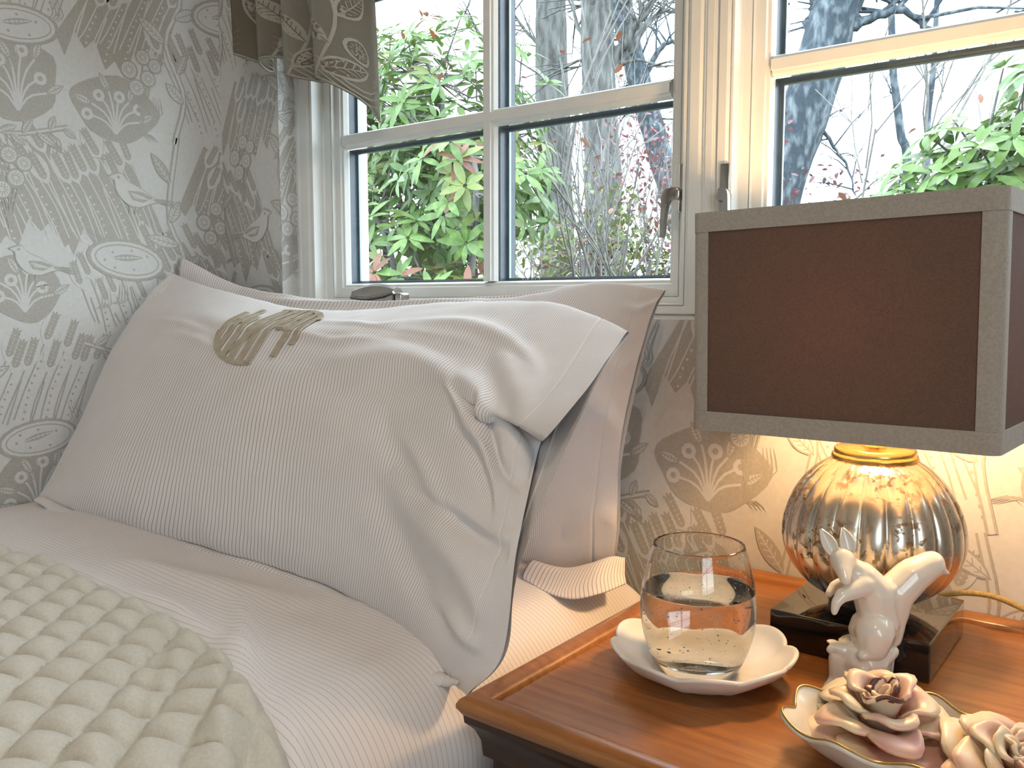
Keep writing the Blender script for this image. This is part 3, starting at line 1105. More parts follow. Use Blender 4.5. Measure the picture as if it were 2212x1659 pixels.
def bed_surface(s, t, h=0.0):
    """s metres across from the left wall, t metres from y=-0.4 towards the head"""
    ax, dx = prof(s, XM - RAD - (XL + 0.006))
    ay, dy = prof(t, YH - RAD + 0.4)
    x = XL + 0.006 + ax
    y = -0.4 + ay
    fx = min(1, dx / RAD)
    fy = min(1, dy / RAD)
    n = Vector((min(1.0, dx / RAD), min(1.0, dy / RAD), max(0.0, 1 - max(dx, dy) / RAD) + 0.05)).normalized()
    drop = dx + dy - (0.45 * RAD * fx * fy)
    return x + n.x * h, y + n.y * h, ZM - drop + n.z * h


def wr(s, t, lines):
    h = 0.0
    for (a, b, w, amp) in lines:
        ax, ay = a
        bx, by = b
        L2 = (bx - ax) ** 2 + (by - ay) ** 2
        q = ((s - ax) * (bx - ax) + (t - ay) * (by - ay)) / L2
        qq = min(1, max(0, q))
        d = math.hypot(s - ax - qq * (bx - ax), t - ay - qq * (by - ay))
        h += amp * math.exp(-(d / w) ** 2) * (0.25 + 0.75 * math.sin(PI * min(1, max(0, 0.05 + 0.9 * q))) ** 0.7)
    return h


LX = -(XL + 0.006)
sheet_w = [((0.62, 0.90), (0.86, 0.74), 0.010, 0.006), ((0.70, 0.83), (0.93, 0.66), 0.012, 0.007), ((0.66, 0.80), (0.90, 0.60), 0.008, -0.004),
           ((0.50, 0.86), (0.74, 0.82), 0.010, 0.004), ((0.80, 0.80), (1.02, 0.70), 0.008, 0.004), ((0.84, 0.72), (1.08, 0.66), 0.009, 0.005),
           ((0.86, 0.66), (1.10, 0.58), 0.010, 0.005), ((0.90, 0.78), (1.12, 0.77), 0.007, 0.003), ((0.20, 0.84), (0.60, 0.845), 0.012, 0.004),
           ((0.92, 0.83), (1.15, 0.84), 0.006, 0.002), ((0.40, 0.90), (0.66, 0.93), 0.02, 0.005)]
ns, ntt = 190, 190
V, UV = [], []
for i in range(ns):
    s = 1.22 * i / (ns - 1)
    for j in range(ntt):
        t = 1.45 * j / (ntt - 1)
        h = 0.004 + 1.5 * wr(s, t, sheet_w) + 0.0022 * mnoise.noise((s * 9, t * 9, 3.1))
        V.append(bed_surface(s, t, h))
        UV.append((s, t + 0.0008 * mnoise.noise((s * 5, t * 5, 8.0)) + 0.02 * s * s))
sh = mesh('fitted_sheet', V, gridF(ns, ntt), MAT['sheet'], uv=UV)
tag(sh, 'pale finely striped cotton sheet fitted over the mattress', 'sheet')

# quilt: lattice of stitched diamonds
qa, qb = (0.0335, 0.0195), (-0.0240, 0.0285)
det = qa[0] * qb[1] - qa[1] * qb[0]
V, UV = [], []
ns, ntt = 400, 250


def q_edge(s):
    x = s - LX
    return 0.430 - 0.080 * max(0, (x + 0.80) / 0.35) ** 1.7 + 0.004 * math.sin(s * 21)


for i in range(ns):
    s = 1.26 * i / (ns - 1)
    ye = q_edge(s)
    for j in range(ntt):
        d = 0.62 * (j / (ntt - 1)) ** 1.08
        y = ye - d
        t = y + 0.4
        x = s - LX
        p = (x * qb[1] - y * qb[0]) / det
        q = (y * qa[0] - x * qa[1]) / det
        p += 0.06 * mnoise.noise((x * 12, y * 12, 5))
        q += 0.06 * mnoise.noise((x * 12, y * 12, 9))
        puff = (abs(math.sin(PI * p)) * abs(math.sin(PI * q))) ** 0.5
        e = min(1.0, d / 0.012)
        h = 0.005 + e ** 0.5 * (0.006 + 0.0125 * puff + 0.0024 * mnoise.noise((x * 45, y * 45, 1.0)) * puff) + 0.006 * mnoise.noise((x * 6, y * 6, 2.2))
        h += wr(s, t, sheet_w) * 1.2
        V.append(bed_surface(s, max(t, -0.2), h))
F = gridF(ns, ntt)
qu = mesh('quilt', V, F, MAT['quilt'])
tag(qu, 'sage grey diamond quilted coverlet over the foot side of the bed', 'quilt')


# ------------------------------------------------------------------ pillows
def pillow(name, label, ctrl, thick, back, wrinkles, nU, nV, uvlen, seed, crease=None, vm=None):
    """ctrl[column][row]: front surface from the bottom seam up to the ridge; thick per column; back = direction"""
    ctrl = np.asarray(ctrl, float)
    loops = []
    for i, colm in enumerate(ctrl):
        th = thick[i]
        d = np.array(back)
        r = list(colm)
        b5 = r[-1] + d * th * 0.30 + np.array((0, 0, -0.006)) * min(1, th * 8)
        b4 = r[-2] + d * th * 0.85 + np.array((0, 0, -0.012)) * min(1, th * 8)
        b2 = r[2] + d * th * 1.05
        b1 = r[1] + d * th * 0.95
        b0 = r[0] + d * th * 0.35
        loops.append(np.array(r + [b5, b4, b2, b1, b0]))
    L = np.array(loops)
    nr = ctrl.shape[1]
    nl = L.shape[1]
    A = spline(L, nU)                                  # (nU, nl, 3)
    G = np.swapaxes(spline(np.swapaxes(A, 0, 1), nV, closed=True), 0, 1)   # (nU, nV, 3)
    N = normals(G, cv=True)
    # outward orientation
    cen = G.mean(axis=1, keepdims=True)
    if (N * (G - cen)).sum() < 0:
        N = -N
    vv = np.arange(nV) / nV * nl                       # loop coordinate 0..nl, front is 0..5
    uu = np.arange(nU) / (nU - 1)
    U, VV = np.meshgrid(uu, vv, indexing='ij')
    VD = VV if vm is None else vm(VV)
    H = np.zeros((nU, nV))
    for (pts, w, amp) in wrinkles:
        P = spline(np.array(pts, float), 24)
        if vm is not None:
            P[:, 1] = vm(P[:, 1])
        best = np.full((nU, nV), 1e9)
        bt = np.zeros((nU, nV))
        for k in range(len(P) - 1):
            a, b_ = P[k], P[k + 1]
            du, dv = b_[0] - a[0], (b_[1] - a[1]) * 0.09
            l2 = du * du + dv * dv + 1e-12
            q = np.clip(((U - a[0]) * du + (VD - a[1]) * 0.09 * dv) / l2, 0, 1)
            dd = np.hypot(U - a[0] - q * du, (VD - a[1]) * 0.09 - q * dv)
            s = dd < best
            best = np.where(s, dd, best)
            bt = np.where(s, (k + q) / (len(P) - 1), bt)
        H += amp * np.exp(-(best / w) ** 2) * np.sin(np.clip(0.06 + 0.90 * bt, 0, 1) * PI) ** 0.6
    front = np.clip(np.minimum(VV + 0.6, nr + 0.2 - VV), 0, 1)
    H *= front
    H += 0.0030 * nz(G, 9, seed) + 0.0010 * nz(G, 34, seed + 4)
    if crease is not None:
        H += -0.0012 * np.exp(-((U - crease) / 0.0035) ** 2)
    G2 = G + N * H[:, :, None]
    # stripe coordinate: mean length across
    su = uu * uvlen
    UVg = np.stack([np.repeat(su[:, None], nV, 1), np.repeat((vv * 0.1)[None], nU, 0)], 2)
    F = gridF(nU, nV, cv=True)
    V = G2.reshape(-1, 3)
    # close the sewn end
    root = empty(name, float(G2[:, 0, 0].mean()), float(G2[:, 0, 1].mean()), float(G2[:, :, 2].min()), label, 'pillow')
    o = mesh('pillowcase', V, F, MAT['stripe'], root, uv=UVg.reshape(-1, 2))
    return root, G2, N


FP = [
 [(-1.335, .575, -.288), (-1.335, .600, -.250), (-1.335, .638, -.187), (-1.335, .685, -.094), (-1.335, .742, -.011), (-1.335, .794, .040)],
 [(-1.208, .590, -.303), (-1.158, .577, -.251), (-1.152, .610, -.171), (-1.158, .665, -.085), (-1.172, .735, -.014), (-1.204, .800, .013)],
 [(-.947, .592, -.301), (-.913, .572, -.248), (-.916, .590, -.165), (-.949, .640, -.092), (-.983, .715, -.031), (-1.012, .800, -.013)],
 [(-.749, .590, -.299), (-.720, .568, -.245), (-.720, .580, -.159), (-.760, .630, -.092), (-.789, .705, -.030), (-.821, .790, -.010)],
 [(-.623, .575, -.301), (-.598, .555, -.249), (-.596, .570, -.167), (-.622, .615, -.102), (-.654, .690, -.037), (-.674, .775, -.002)],
 [(-.525, .545, -.309), (-.500, .530, -.261), (-.491, .545, -.182), (-.509, .588, -.116), (-.512, .602, -.095), (-.508, .603, -.089), (-.521, .660, -.053), (-.548, .750, -.005)],
 [(-.479, .525, -.313), (-.450, .515, -.273), (-.437, .535, -.198), (-.457, .585, -.135), (-.472, .612, -.111), (-.451, .588, -.101), (-.448, .635, -.070), (-.468, .725, -.021)],
 [(-.438, .510, -.312), (-.414, .520, -.279), (-.412, .535, -.205), (-.437, .590, -.154), (-.450, .622, -.126), (-.410, .575, -.111), (-.398, .615, -.076), (-.413, .700, -.035)]]
for _k in range(5):          # two more rows where the cuff folds over further right
    _c = [np.array(q) for q in FP[_k]]
    _e = spline(np.array(_c), 16)
    FP[_k] = _c[:4] + [_e[10], _e[11]] + _c[4:]


def vrow(v):
    """row number before the two fold rows were added -> row number now"""
    return v if v <= 3 else (3 + (v - 3) * 3 if v <= 4 else v + 2)


fw = [
      ([(0.591, 2.15), (0.665, 2.1), (0.748, 2.1), (0.983, 2.2)], 0.006, 0.006),
      ([(0.574, 2.55), (0.639, 2.3), (0.704, 2.05)], 0.013, 0.007),
      ([(0.657, 4.4), (0.713, 3.25), (0.774, 2.85), (0.83, 2.5)], 0.01, 0.01),
      ([(0.67, 5.25), (0.726, 5.0), (0.809, 3.7), (0.97, 3.25)], 0.01, 0.01),
      ([(0.7, 5.95), (0.765, 5.6), (0.865, 5.4)], 0.01, 0.007),
      ([(0.53, 6.35), (0.622, 6.4), (0.709, 6.25), (0.817, 6.0)], 0.01, 0.006),
      ([(0.622, 1.9), (0.7, 1.75), (0.835, 1.6), (0.909, 1.35)], 0.018, 0.011),
      ([(0.648, 2.1), (0.757, 2.0), (0.943, 2.05)], 0.009, -0.009),
      ([(0.713, 4.95), (0.804, 3.0), (0.948, 2.8)], 0.008, -0.009),
      ([(0.687, 3.0), (0.791, 2.55), (0.83, 2.35)], 0.01, -0.009),
      ([(0.687, 5.7), (0.752, 5.4), (0.83, 5.15)], 0.008, -0.006),
      ([(0.552, 2.7), (0.609, 2.25), (0.678, 1.85)], 0.02, -0.008),
      ([(0.548, 1.85), (0.622, 1.4), (0.709, 1.1), (0.826, 0.9)], 0.022, -0.008),
      ([(0.709, 1.1), (0.822, 1.1), (0.926, 1.0)], 0.01, 0.007),
      ([(0.457, 5.65), (0.565, 5.75), (0.652, 5.7), (0.704, 5.7)], 0.012, -0.005),
      ([(0.422, 4.05), (0.509, 4.5), (0.609, 4.9), (0.674, 5.1)], 0.016, 0.006),
      ([(0.43, 3.0), (0.517, 3.15), (0.596, 3.9)], 0.018, -0.005),
      ([(0.065, 5.25), (0.152, 5.05), (0.213, 4.8)], 0.008, 0.003),
      ([(0.126, 4.45), (0.204, 4.35), (0.252, 4.0)], 0.007, 0.003),
      ([(0.357, 5.5), (0.417, 5.05), (0.474, 5.45)], 0.008, 0.003),
      ([(0.374, 6.25), (0.457, 6.1), (0.513, 6.35)], 0.008, 0.003)]
fpil, FG, FN = pillow('bed_pillow', 'front striped pillow with beige embroidered monogram leaning on the other pillow', FP, [.006, .085, .135, .14, .13, .085, .035, .010], (0, .93, .06), fw, 250, 260, 1.05, 1.3, crease=0.885, vm=lambda v: np.where(v <= 3, v, np.where(v <= 6, 3 + (v - 3) / 3, v - 2)))
BP = [
 [(-1.340, .790, -.290), (-1.340, .790, -.240), (-1.340, .795, -.165), (-1.340, .805, -.090), (-1.340, .815, .000), (-1.342, .825, .062)],
 [(-1.200, .775, -.300), (-1.200, .762, -.250), (-1.200, .772, -.170), (-1.200, .800, -.090), (-1.200, .835, -.025), (-1.210, .868, .014)],
 [(-.950, .775, -.300), (-.950, .755, -.250), (-.950, .765, -.170), (-.950, .795, -.090), (-.950, .835, -.030), (-.950, .870, -.002)],
 [(-.720, .775, -.300), (-.720, .760, -.250), (-.720, .770, -.170), (-.720, .800, -.090), (-.720, .838, -.025), (-.720, .872, .004)],
 [(-.580, .780, -.300), (-.580, .770, -.250), (-.580, .785, -.170), (-.578, .812, -.090), (-.575, .845, -.020), (-.570, .875, .016)],
 [(-.520, .790, -.300), (-.520, .785, -.250), (-.522, .805, -.170), (-.520, .828, -.090), (-.515, .856, -.020), (-.512, .878, .014)],
 [(-.480, .798, -.292), (-.477, .800, -.240), (-.490, .826, -.165), (-.484, .842, -.090), (-.474, .862, -.020), (-.467, .878, .008)]]
bw = [([(.80, 1.0), (.92, 1.2), (1.0, 1.1)], .014, .006), ([(.78, 2.4), (.9, 2.5), (1.0, 2.3)], .014, .005), ([(.80, 3.3), (.92, 3.2), (1.0, 3.4)], .016, .006),
      ([(.20, 4.7), (.35, 4.9), (.5, 4.8)], .016, .005), ([(.30, 5.1), (.45, 5.3), (.6, 5.1)], .014, -.004), ([(.84, 4.3), (.93, 4.2), (1.0, 4.5)], .012, .004)]
bpil, BG, BN = pillow('bed_pillow', 'rear plain striped pillow propped against the wall under the window', BP, [.006, .03, .035, .035, .03, .018, .008], (0, 1.0, 0.0), bw, 190, 150, 1.0, 7.7, crease=0.90)


def seam_strip(parent, G, j, i0, i1, width, wave, dirv, name='seam'):
    V, UV = [], []
    d = np.array(dirv)
    K = 5
    idx = range(i0, i1)
    for n_, i in enumerate(idx):
        p = G[i, j]
        for k in range(K):
            f = k / (K - 1)
            w = width * (0.75 + 0.45 * mnoise.noise((i * 0.06, 2.0, 0))) * (1 + 1.6 * max(0, (i / len(G) - 0.72) / 0.28)) * min(1, max(0.1, (len(G) - 15 - i) / 40))
            q = p + d * w * f + np.array((0, 0, wave * math.sin(i * 0.16 + 2 * mnoise.noise((i * 0.05, 0, 0))) * f * 0.8 + 0.004 * math.sin(f * PI)))
            V.append(tuple(q))
            UV.append((i / len(G) * 1.05, k * 0.002))
    return solid(mesh(name, V, gridF(len(idx), K), MAT['stripe'], parent, uv=UV), 0.0016, 0)


seam_strip(fpil, FG, 0, 4, 236, 0.024, 0.003, (0.02, -1.0, -0.22))

# loose corner of the rear pillowcase flopping on to the sheet
P0 = np.array([(-.560, .770, -.292), (-.520, .768, -.290), (-.490, .775, -.280), (-.474, .790, -.274), (-.470, .806, -.280)])
P1 = np.array([(-.555, .735, -.294), (-.510, .722, -.298), (-.486, .730, -.294), (-.464, .750, -.284), (-.456, .782, -.287)])
P2 = np.array([(-.550, .728, -.298), (-.508, .714, -.300), (-.476, .714, -.300), (-.452, .734, -.294), (-.447, .770, -.293)])
Q = spline(np.stack([P0, (P0 + P1) / 2 + (0, 0, .008), P1, P2]), 14)
Q = np.swapaxes(spline(np.swapaxes(Q, 0, 1), 40), 0, 1)
UVc = [((-.56 + .15 * b_ / 39), a * 0.004) for a in range(14) for b_ in range(40)]
solid(mesh('case_corner', Q.reshape(-1, 3), gridF(14, 40), MAT['stripe'], bpil, uv=UVc), 0.0014, 0)

# monogram patch on the front pillow
nUf, nVf = FG.shape[:2]


def on_front(a, b_, h, uc=0.298, vc=4.0):
    """a, b in metres from the monogram's centre along / up the pillow"""
    u = uc + a / 1.02
    v = vrow(vc + b_ / 0.086)
    fi = u * (nUf - 1)
    fj = v / 13 * nVf
    i, j = int(fi), int(fj)
    f, g = fi - i, fj - j

    def L(A):
        return (A[i, j] * (1 - f) * (1 - g) + A[i + 1, j] * f * (1 - g) + A[i, j + 1] * (1 - f) * g + A[i + 1, j + 1] * f * g)
    n = L(FN)
    return tuple(L(FG) + n / np.linalg.norm(n) * h)


RU, RV = 0.074, 0.074
bars = []
rb = random.Random(5)
for k, a in enumerate(np.linspace(-0.86, 0.86, 9)):
    hlf = math.sqrt(max(0, 1 - a * a))
    lo, hi = -hlf, hlf
    if k == 2:
        hi = 0.35
    if k == 6:
        lo = -0.15
    bars.append([(a * RU - 0.0042, lo * RV), (a * RU + 0.0042, lo * RV), (a * RU + 0.0042, hi * RV), (a * RU - 0.0042, hi * RV)])
bars.append([(-0.030, -0.052), (-0.020, -0.058), (0.006, 0.004), (-0.002, 0.010)])
bars.append([(0.010, 0.000), (0.018, -0.006), (0.044, 0.038), (0.036, 0.046)])
for (x, y) in ((-0.05, 0.004), (-0.036, 0.0), (0.030, -0.004), (0.046, -0.010)):
    bars.append([(x - 0.007, y - 0.0035), (x + 0.007, y - 0.0035), (x + 0.007, y + 0.0035), (x - 0.007, y + 0.0035)])
for (q0, q1) in ((3.5, 5.0), (0.3, 1.9)):
    t = np.linspace(q0, q1, 12)
    bars.append([(RU * 1.04 * math.cos(x), RV * 1.04 * math.sin(x)) for x in t] + [(RU * 0.93 * math.cos(x), RV * 0.93 * math.sin(x)) for x in t[::-1]])
V, F = [], []
for bnum, pts in enumerate(bars):
    for t in tessellate_polygon([[Vector((x, y, 0)) for x, y in pts]]):
        tris = [[pts[q] for q in t]]
        out = []
        while tris:
            tt = tris.pop()
            e = [math.dist(tt[k], tt[(k + 1) % 3]) for k in range(3)]
            k = max(range(3), key=lambda q: e[q])
            if e[k] > 0.007:
                md = ((tt[k][0] + tt[(k + 1) % 3][0]) / 2, (tt[k][1] + tt[(k + 1) % 3][1]) / 2)
                tris += [[tt[k], md, tt[(k + 2) % 3]], [md, tt[(k + 1) % 3], tt[(k + 2) % 3]]]
            else:
                out.append(tt)
        for tt in out:
            k0 = len(V)
            V += [on_front(x, y, 0.0016 + 0.0003 * (bnum % 3)) for x, y in tt]
            F.append((k0, k0 + 1, k0 + 2))
mo = solid(mesh('monogram', V, F, MAT['satin'], fpil, smooth=False), 0.0012, 0)
mo['label'] = 'round beige satin monogram of tall upright strokes'

# ------------------------------------------------------------------ nightstand
NX0, NX1, NY0, NY1, NZ = -0.418, 0.10, 0.470, 0.914, -0.303
ns_ = empty('nightstand', (NX0 + NX1) / 2, (NY0 + NY1) / 2, ZF, 'polished orange-brown wooden nightstand with raised rounded rim beside the bed', 'nightstand')
box('top_panel', NX0 + 0.012, NX1 - 0.012, NY0 + 0.012, NY1 - 0.004, NZ - 0.018, NZ, MAT['wood'], ns_)
r_ = MB()


def hring(mb, x0, x1, y0, y1, prof):
    V = []
    for (d, z) in prof:
        V += [(x0 + d, y0 + d, z), (x1 - d, y0 + d, z), (x1 - d, y1 - d, z), (x0 + d, y1 - d, z)]
    mb.add(V, [(i * 4 + k, i * 4 + (k + 1) % 4, (i + 1) * 4 + (k + 1) % 4, (i + 1) * 4 + k) for i in range(len(prof) - 1) for k in range(4)])


hring(r_, NX0, NX1, NY0, NY1, [(0.012, NZ - 0.020), (0.003, NZ - 0.006), (0.0, NZ - 0.001), (0.0, NZ + 0.002), (0.002, NZ + 0.0055), (0.007, NZ + 0.0080), (0.012, NZ + 0.0085), (0.017, NZ + 0.0065), (0.0205, NZ + 0.003), (0.0215, NZ - 0.002)])
r_.obj('rim', MAT['wood'], ns_, True, 35)
cv = MB()
hring(cv, NX0, NX1, NY0, NY1, [(0.004, NZ - 0.008), (0.0045, NZ - 0.013), (0.010, NZ - 0.019), (0.0135, NZ - 0.028), (0.0145, NZ - 0.040), (0.020, NZ - 0.044), (0.020, NZ - 0.052), (0.030, NZ - 0.052)])
MAT['dwood'] = simple('dark_brown_wood', (0.060, 0.026, 0.011), (0.035, 0.016, 0.008), 12, 0.35, stretch=(1, 10, 10))  # darker brown than the top panel and rim
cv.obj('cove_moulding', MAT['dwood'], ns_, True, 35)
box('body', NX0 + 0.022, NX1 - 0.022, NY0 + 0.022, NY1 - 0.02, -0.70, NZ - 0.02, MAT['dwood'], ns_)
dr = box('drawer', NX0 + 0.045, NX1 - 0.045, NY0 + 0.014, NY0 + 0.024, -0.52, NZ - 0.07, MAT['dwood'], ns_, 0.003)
kb = MB()
kb.lathe([(0.001, 0), (0.006, 0), (0.006, 0.010), (0.013, 0.018), (0.012, 0.025), (0.001, 0.028)], 0, 0, 20, cap=False)
kb.V = [((NX0 + NX1) / 2 + a, NY0 + 0.0145 - c, -0.445 + b_) for a, b_, c in kb.V]
kb.obj('knob', MAT['brass'], dr, True)
for x in (NX0 + 0.026, NX1 - 0.066):
    for y in (NY0 + 0.026, NY1 - 0.066):
        box('leg', x, x + 0.04, y, y + 0.04, ZF, -0.7, MAT['wood'], ns_)

# ------------------------------------------------------------------ table lamp
LXc, LYc = -0.2115, 0.7935
lamp = empty('table_lamp', LXc, LYc, NZ, 'table lamp with ribbed mercury glass body, black block base and dark square shade', 'lamp')
box('lamp_base', -0.277, -0.146, 0.728, 0.859, NZ + 0.0004, NZ + 0.033, MAT['black'], lamp, 0.0015)
ft = MB()
ft.lathe([(0.001, NZ + 0.0332), (0.034, NZ + 0.0332), (0.035, NZ + 0.037), (0.031, NZ + 0.043), (0.001, NZ + 0.043)], LXc, LYc, 40, cap=False)
ft.obj('foot_ring', MAT['black'], lamp, True, 40)
pr = spline(np.array([(0.028, -0.262), (0.046, -0.2555), (0.063, -0.241), (0.0735, -0.222), (0.0765, -0.204), (0.073, -0.184), (0.0635, -0.164), (0.049, -0.1475), (0.0345, -0.1375)]), 60)
gb = MB()
gb.lathe([tuple(q) for q in pr], LXc, LYc, 264, fr=lambda r, z, a: r * (1 - 0.052 * (1 - abs(math.sin(11 * a)) ** 0.55) * math.sin(PI * min(1, max(0, (z + 0.2655) / 0.132))) ** 0.5))
gb.obj('glass_body', MAT['mercury'], lamp, True)
co = MB()
co.lathe([(0.030, -0.1385), (0.0350, -0.1385), (0.0362, -0.1365), (0.0355, -0.1340), (0.0340, -0.1330), (0.0340, -0.1295), (0.0325, -0.1280), (0.012, -0.1265), (0.009, -0.120), (0.009, -0.095), (0.001, -0.095)], LXc, LYc, 56, cap=False)
co.obj('brass_collar', MAT['brass'], lamp, True, 50)
sk = MB()
sk.lathe([(0.001, -0.096), (0.014, -0.096), (0.015, -0.060), (0.013, -0.056), (0.001, -0.056)], LXc, LYc, 28, cap=False)
sk.obj('socket', MAT['brass'], lamp, True, 40)
bu = MB()
bu.lathe([tuple(q) for q in spline(np.array([(0.0005, -0.0555), (0.011, -0.054), (0.013, -0.042), (0.022, -0.022), (0.025, -0.006), (0.020, 0.010), (0.010, 0.018), (0.0005, 0.0195)]), 24)], LXc, LYc, 28, cap=False)
bu.obj('bulb', MAT['bulb'], lamp, True)

SW, SD, SZ0, SZ1 = 0.1195, 0.108, -0.1095, 0.0765


def rrect(hw, hd, r, n=6):
    pts = []
    for (cx, cy, a0) in ((hw - r, hd - r, 0), (-hw + r, hd - r, PI / 2), (-hw + r, -hd + r, PI), (hw - r, -hd + r, 1.5 * PI)):
        for k in range(n + 1):
            a = a0 + PI / 2 * k / n
            pts.append((cx + r * math.cos(a), cy + r * math.sin(a)))
    return pts


def shell_ring(mb, o, i, z0, z1, m0=0, m1=1):
    n = len(o)
    V = [(LXc + x, LYc + y, z0) for x, y in o] + [(LXc + x, LYc + y, z1) for x, y in o] + [(LXc + x, LYc + y, z1) for x, y in i] + [(LXc + x, LYc + y, z0) for x, y in i]
    for k in range(n):
        q = (k + 1) % n
        mb.add([V[k], V[q], V[n + q], V[n + k]], [(0, 1, 2, 3)], m0)
        mb.add([V[n + k], V[n + q], V[2 * n + q], V[2 * n + k]], [(0, 1, 2, 3)], m0)
        mb.add([V[2 * n + k], V[2 * n + q], V[3 * n + q], V[3 * n + k]], [(0, 1, 2, 3)], m1)
        mb.add([V[3 * n + k], V[3 * n + q], V[q], V[k]], [(0, 1, 2, 3)], m0)


s_ = MB()
shell_ring(s_, rrect(SW, SD, 0.007), rrect(SW - 0.0015, SD - 0.0015, 0.0055), SZ0 + 0.001, SZ1 - 0.001)
shd = s_.obj('lamp_shade', [MAT['linen'], MAT['lining']], lamp, False)
for (z0, z1) in ((SZ0, SZ0 + 0.0165), (SZ1 - 0.0165, SZ1)):
    s_ = MB()
    shell_ring(s_, rrect(SW + 0.0014, SD + 0.0014, 0.0084), rrect(SW + 0.0001, SD + 0.0001, 0.0071), z0, z1, 0, 0)
    s_.obj('trim_band', MAT['trimtape'], shd, True, 50)
oo = rrect(SW + 0.0010, SD + 0.0010, 0.008)
ii = rrect(SW + 0.0001, SD + 0.0001, 0.0071)
for k in range(4):
    s_ = MB()
    a = oo[k * 7:(k + 1) * 7]
    c_ = ii[k * 7:(k + 1) * 7]
    ext = 0.0075
    d0 = [(0, -1), (1, 0), (0, 1), (-1, 0)][k]
    d1 = [(-1, 0), (0, -1), (1, 0), (0, 1)][k]
    a = [(a[0][0] + d0[0] * ext, a[0][1] + d0[1] * ext)] + a + [(a[-1][0] + d1[0] * ext, a[-1][1] + d1[1] * ext)]
    c_ = [(c_[0][0] + d0[0] * ext, c_[0][1] + d0[1] * ext)] + c_ + [(c_[-1][0] + d1[0] * ext, c_[-1][1] + d1[1] * ext)]
    n = len(a)
    zz0, zz1 = SZ0 + 0.0166, SZ1 - 0.0166
    V = [(LXc + x, LYc + y, zz0) for x, y in a] + [(LXc + x, LYc + y, zz1) for x, y in a] + [(LXc + x, LYc + y, zz1) for x, y in c_] + [(LXc + x, LYc + y, zz0) for x, y in c_]
    s_.add(V, [(q, q + 1, n + q + 1, n + q) for q in range(n - 1)] + [(0, n, 2 * n, 3 * n), (n - 1, 2 * n - 1, 3 * n - 1, 4 * n - 1)])
    s_.obj('corner_tape', MAT['trimtape'], shd, True, 50)
shd.rotation_euler = (0, math.radians(-0.9), math.radians(-3.5))
shd.location.x = 0.0025
fi = MB()
for (dx, dy) in ((1, 0), (-1, 0), (0, 1), (0, -1)):
    fi.tube([(LXc + dx * 0.012, LYc + dy * 0.012, -0.058), (LXc + dx * (SW - 0.003), LYc + dy * (SD - 0.003), SZ0 + 0.018)], 0.0016, 6)
fi.obj('shade_spider', MAT['brass'], lamp, True)
cdm = MB()
P = spline(np.array([(-0.19, 0.862, NZ + 0.012), (-0.165, 0.872, NZ + 0.030), (-0.13, 0.882, NZ + 0.034), (-0.095, 0.892, NZ + 0.022), (-0.06, 0.899, NZ + 0.0125), (-0.02, 0.903, NZ + 0.0115), (0.06, 0.904, NZ + 0.0115)]), 60)
cdm.tube([tuple(q) for q in P], 0.0028, 8)
cdm.obj('power_cord', simple('gold_silk_cord', (0.55, 0.38, 0.12), (0.40, 0.26, 0.08), 400, 0.45, bumps=0.5), lamp, True)

# ------------------------------------------------------------------ marble dish, tumbler
DX, DY = -0.2970, 0.635
dish = MB()
NL = 9
nn = 160
pro = [(0.001, 0.0), (0.032, 0.0), (0.050, 0.006), (0.064, 0.016), (0.0725, 0.026), (0.0735, 0.0295), (0.0705, 0.0300), (0.062, 0.0205), (0.048, 0.0125), (0.032, 0.0085), (0.001, 0.0085)]
P = spline(np.array(pro) * (0.99, 0.84), 60)


def dfr(r, z, a):
    t = max(0.0, (r - 0.030) / 0.044)
    return r * (1 + 0.085 * t * (abs(math.sin(NL / 2 * a)) ** 0.5 - 0.7))


dish.lathe([(r, NZ + 0.0004 + z) for r, z in P], DX, DY, nn, cap=False, fr=dfr)
for i in range(len(dish.V)):
    x, y, z = dish.V[i]
    a = math.atan2(y - DY, x - DX)
    r = math.hypot(x - DX, y - DY)
    t = max(0.0, (r - 0.032) / 0.04)
    up = (z - NZ) > 0.004
    dish.V[i] = (x, y, z + (0.0055 * t * (abs(math.sin(NL / 2 * a)) ** 0.7 - 0.6) if up else 0))
do = dish.obj('scalloped_dish', MAT['marble'], None, True)
tag(do, 'white marble scalloped dish under the water glass', 'dish')

GX, GY, GZ = -0.2980, 0.6275, NZ + 0.0077
tum = empty('water_tumbler', GX, GY, GZ, 'stemless bubbled glass half full of water standing in the marble dish', 'glass')
out = spline(np.array([(0.0005, 0.0), (0.026, 0.0), (0.0315, 0.003), (0.038, 0.018), (0.0425, 0.036), (0.0440, 0.054), (0.0425, 0.074), (0.0385, 0.094), (0.0348, 0.1075), (0.0342, 0.1084)]) * (1.04, 0.945), 48)
inn = spline(np.array([(0.0338, 0.1084), (0.0331, 0.1076), (0.0370, 0.094), (0.0408, 0.074), (0.0422, 0.054), (0.0405, 0.036), (0.0358, 0.020), (0.0280, 0.0105), (0.0005, 0.009)]) * (1.04, 0.945), 44)
tb = MB()
tb.lathe([(r, GZ + z) for r, z in list(out) + list(inn)], GX, GY, 96, cap=False)
tb.obj('glass_wall', MAT['tumbler'], tum, True)
wz = 0.066
wi = [(r + 0.0003, z) for r, z in inn[::-1] if z < wz - 0.001]
wi[0] = (0.0005, 0.0088)
rw = float(np.interp(wz, inn[::-1][:, 1], inn[::-1][:, 0])) + 0.0003
wt = MB()
wt.lathe([(r, GZ + z) for r, z in wi + [(rw, wz + 0.0008), (rw - 0.0012, wz), (rw * 0.5, wz), (0.0005, wz)]], GX, GY, 96, cap=False)
wt.obj('water', MAT['water'], tum, True, 50)
bm_ = MB()
rb = random.Random(3)
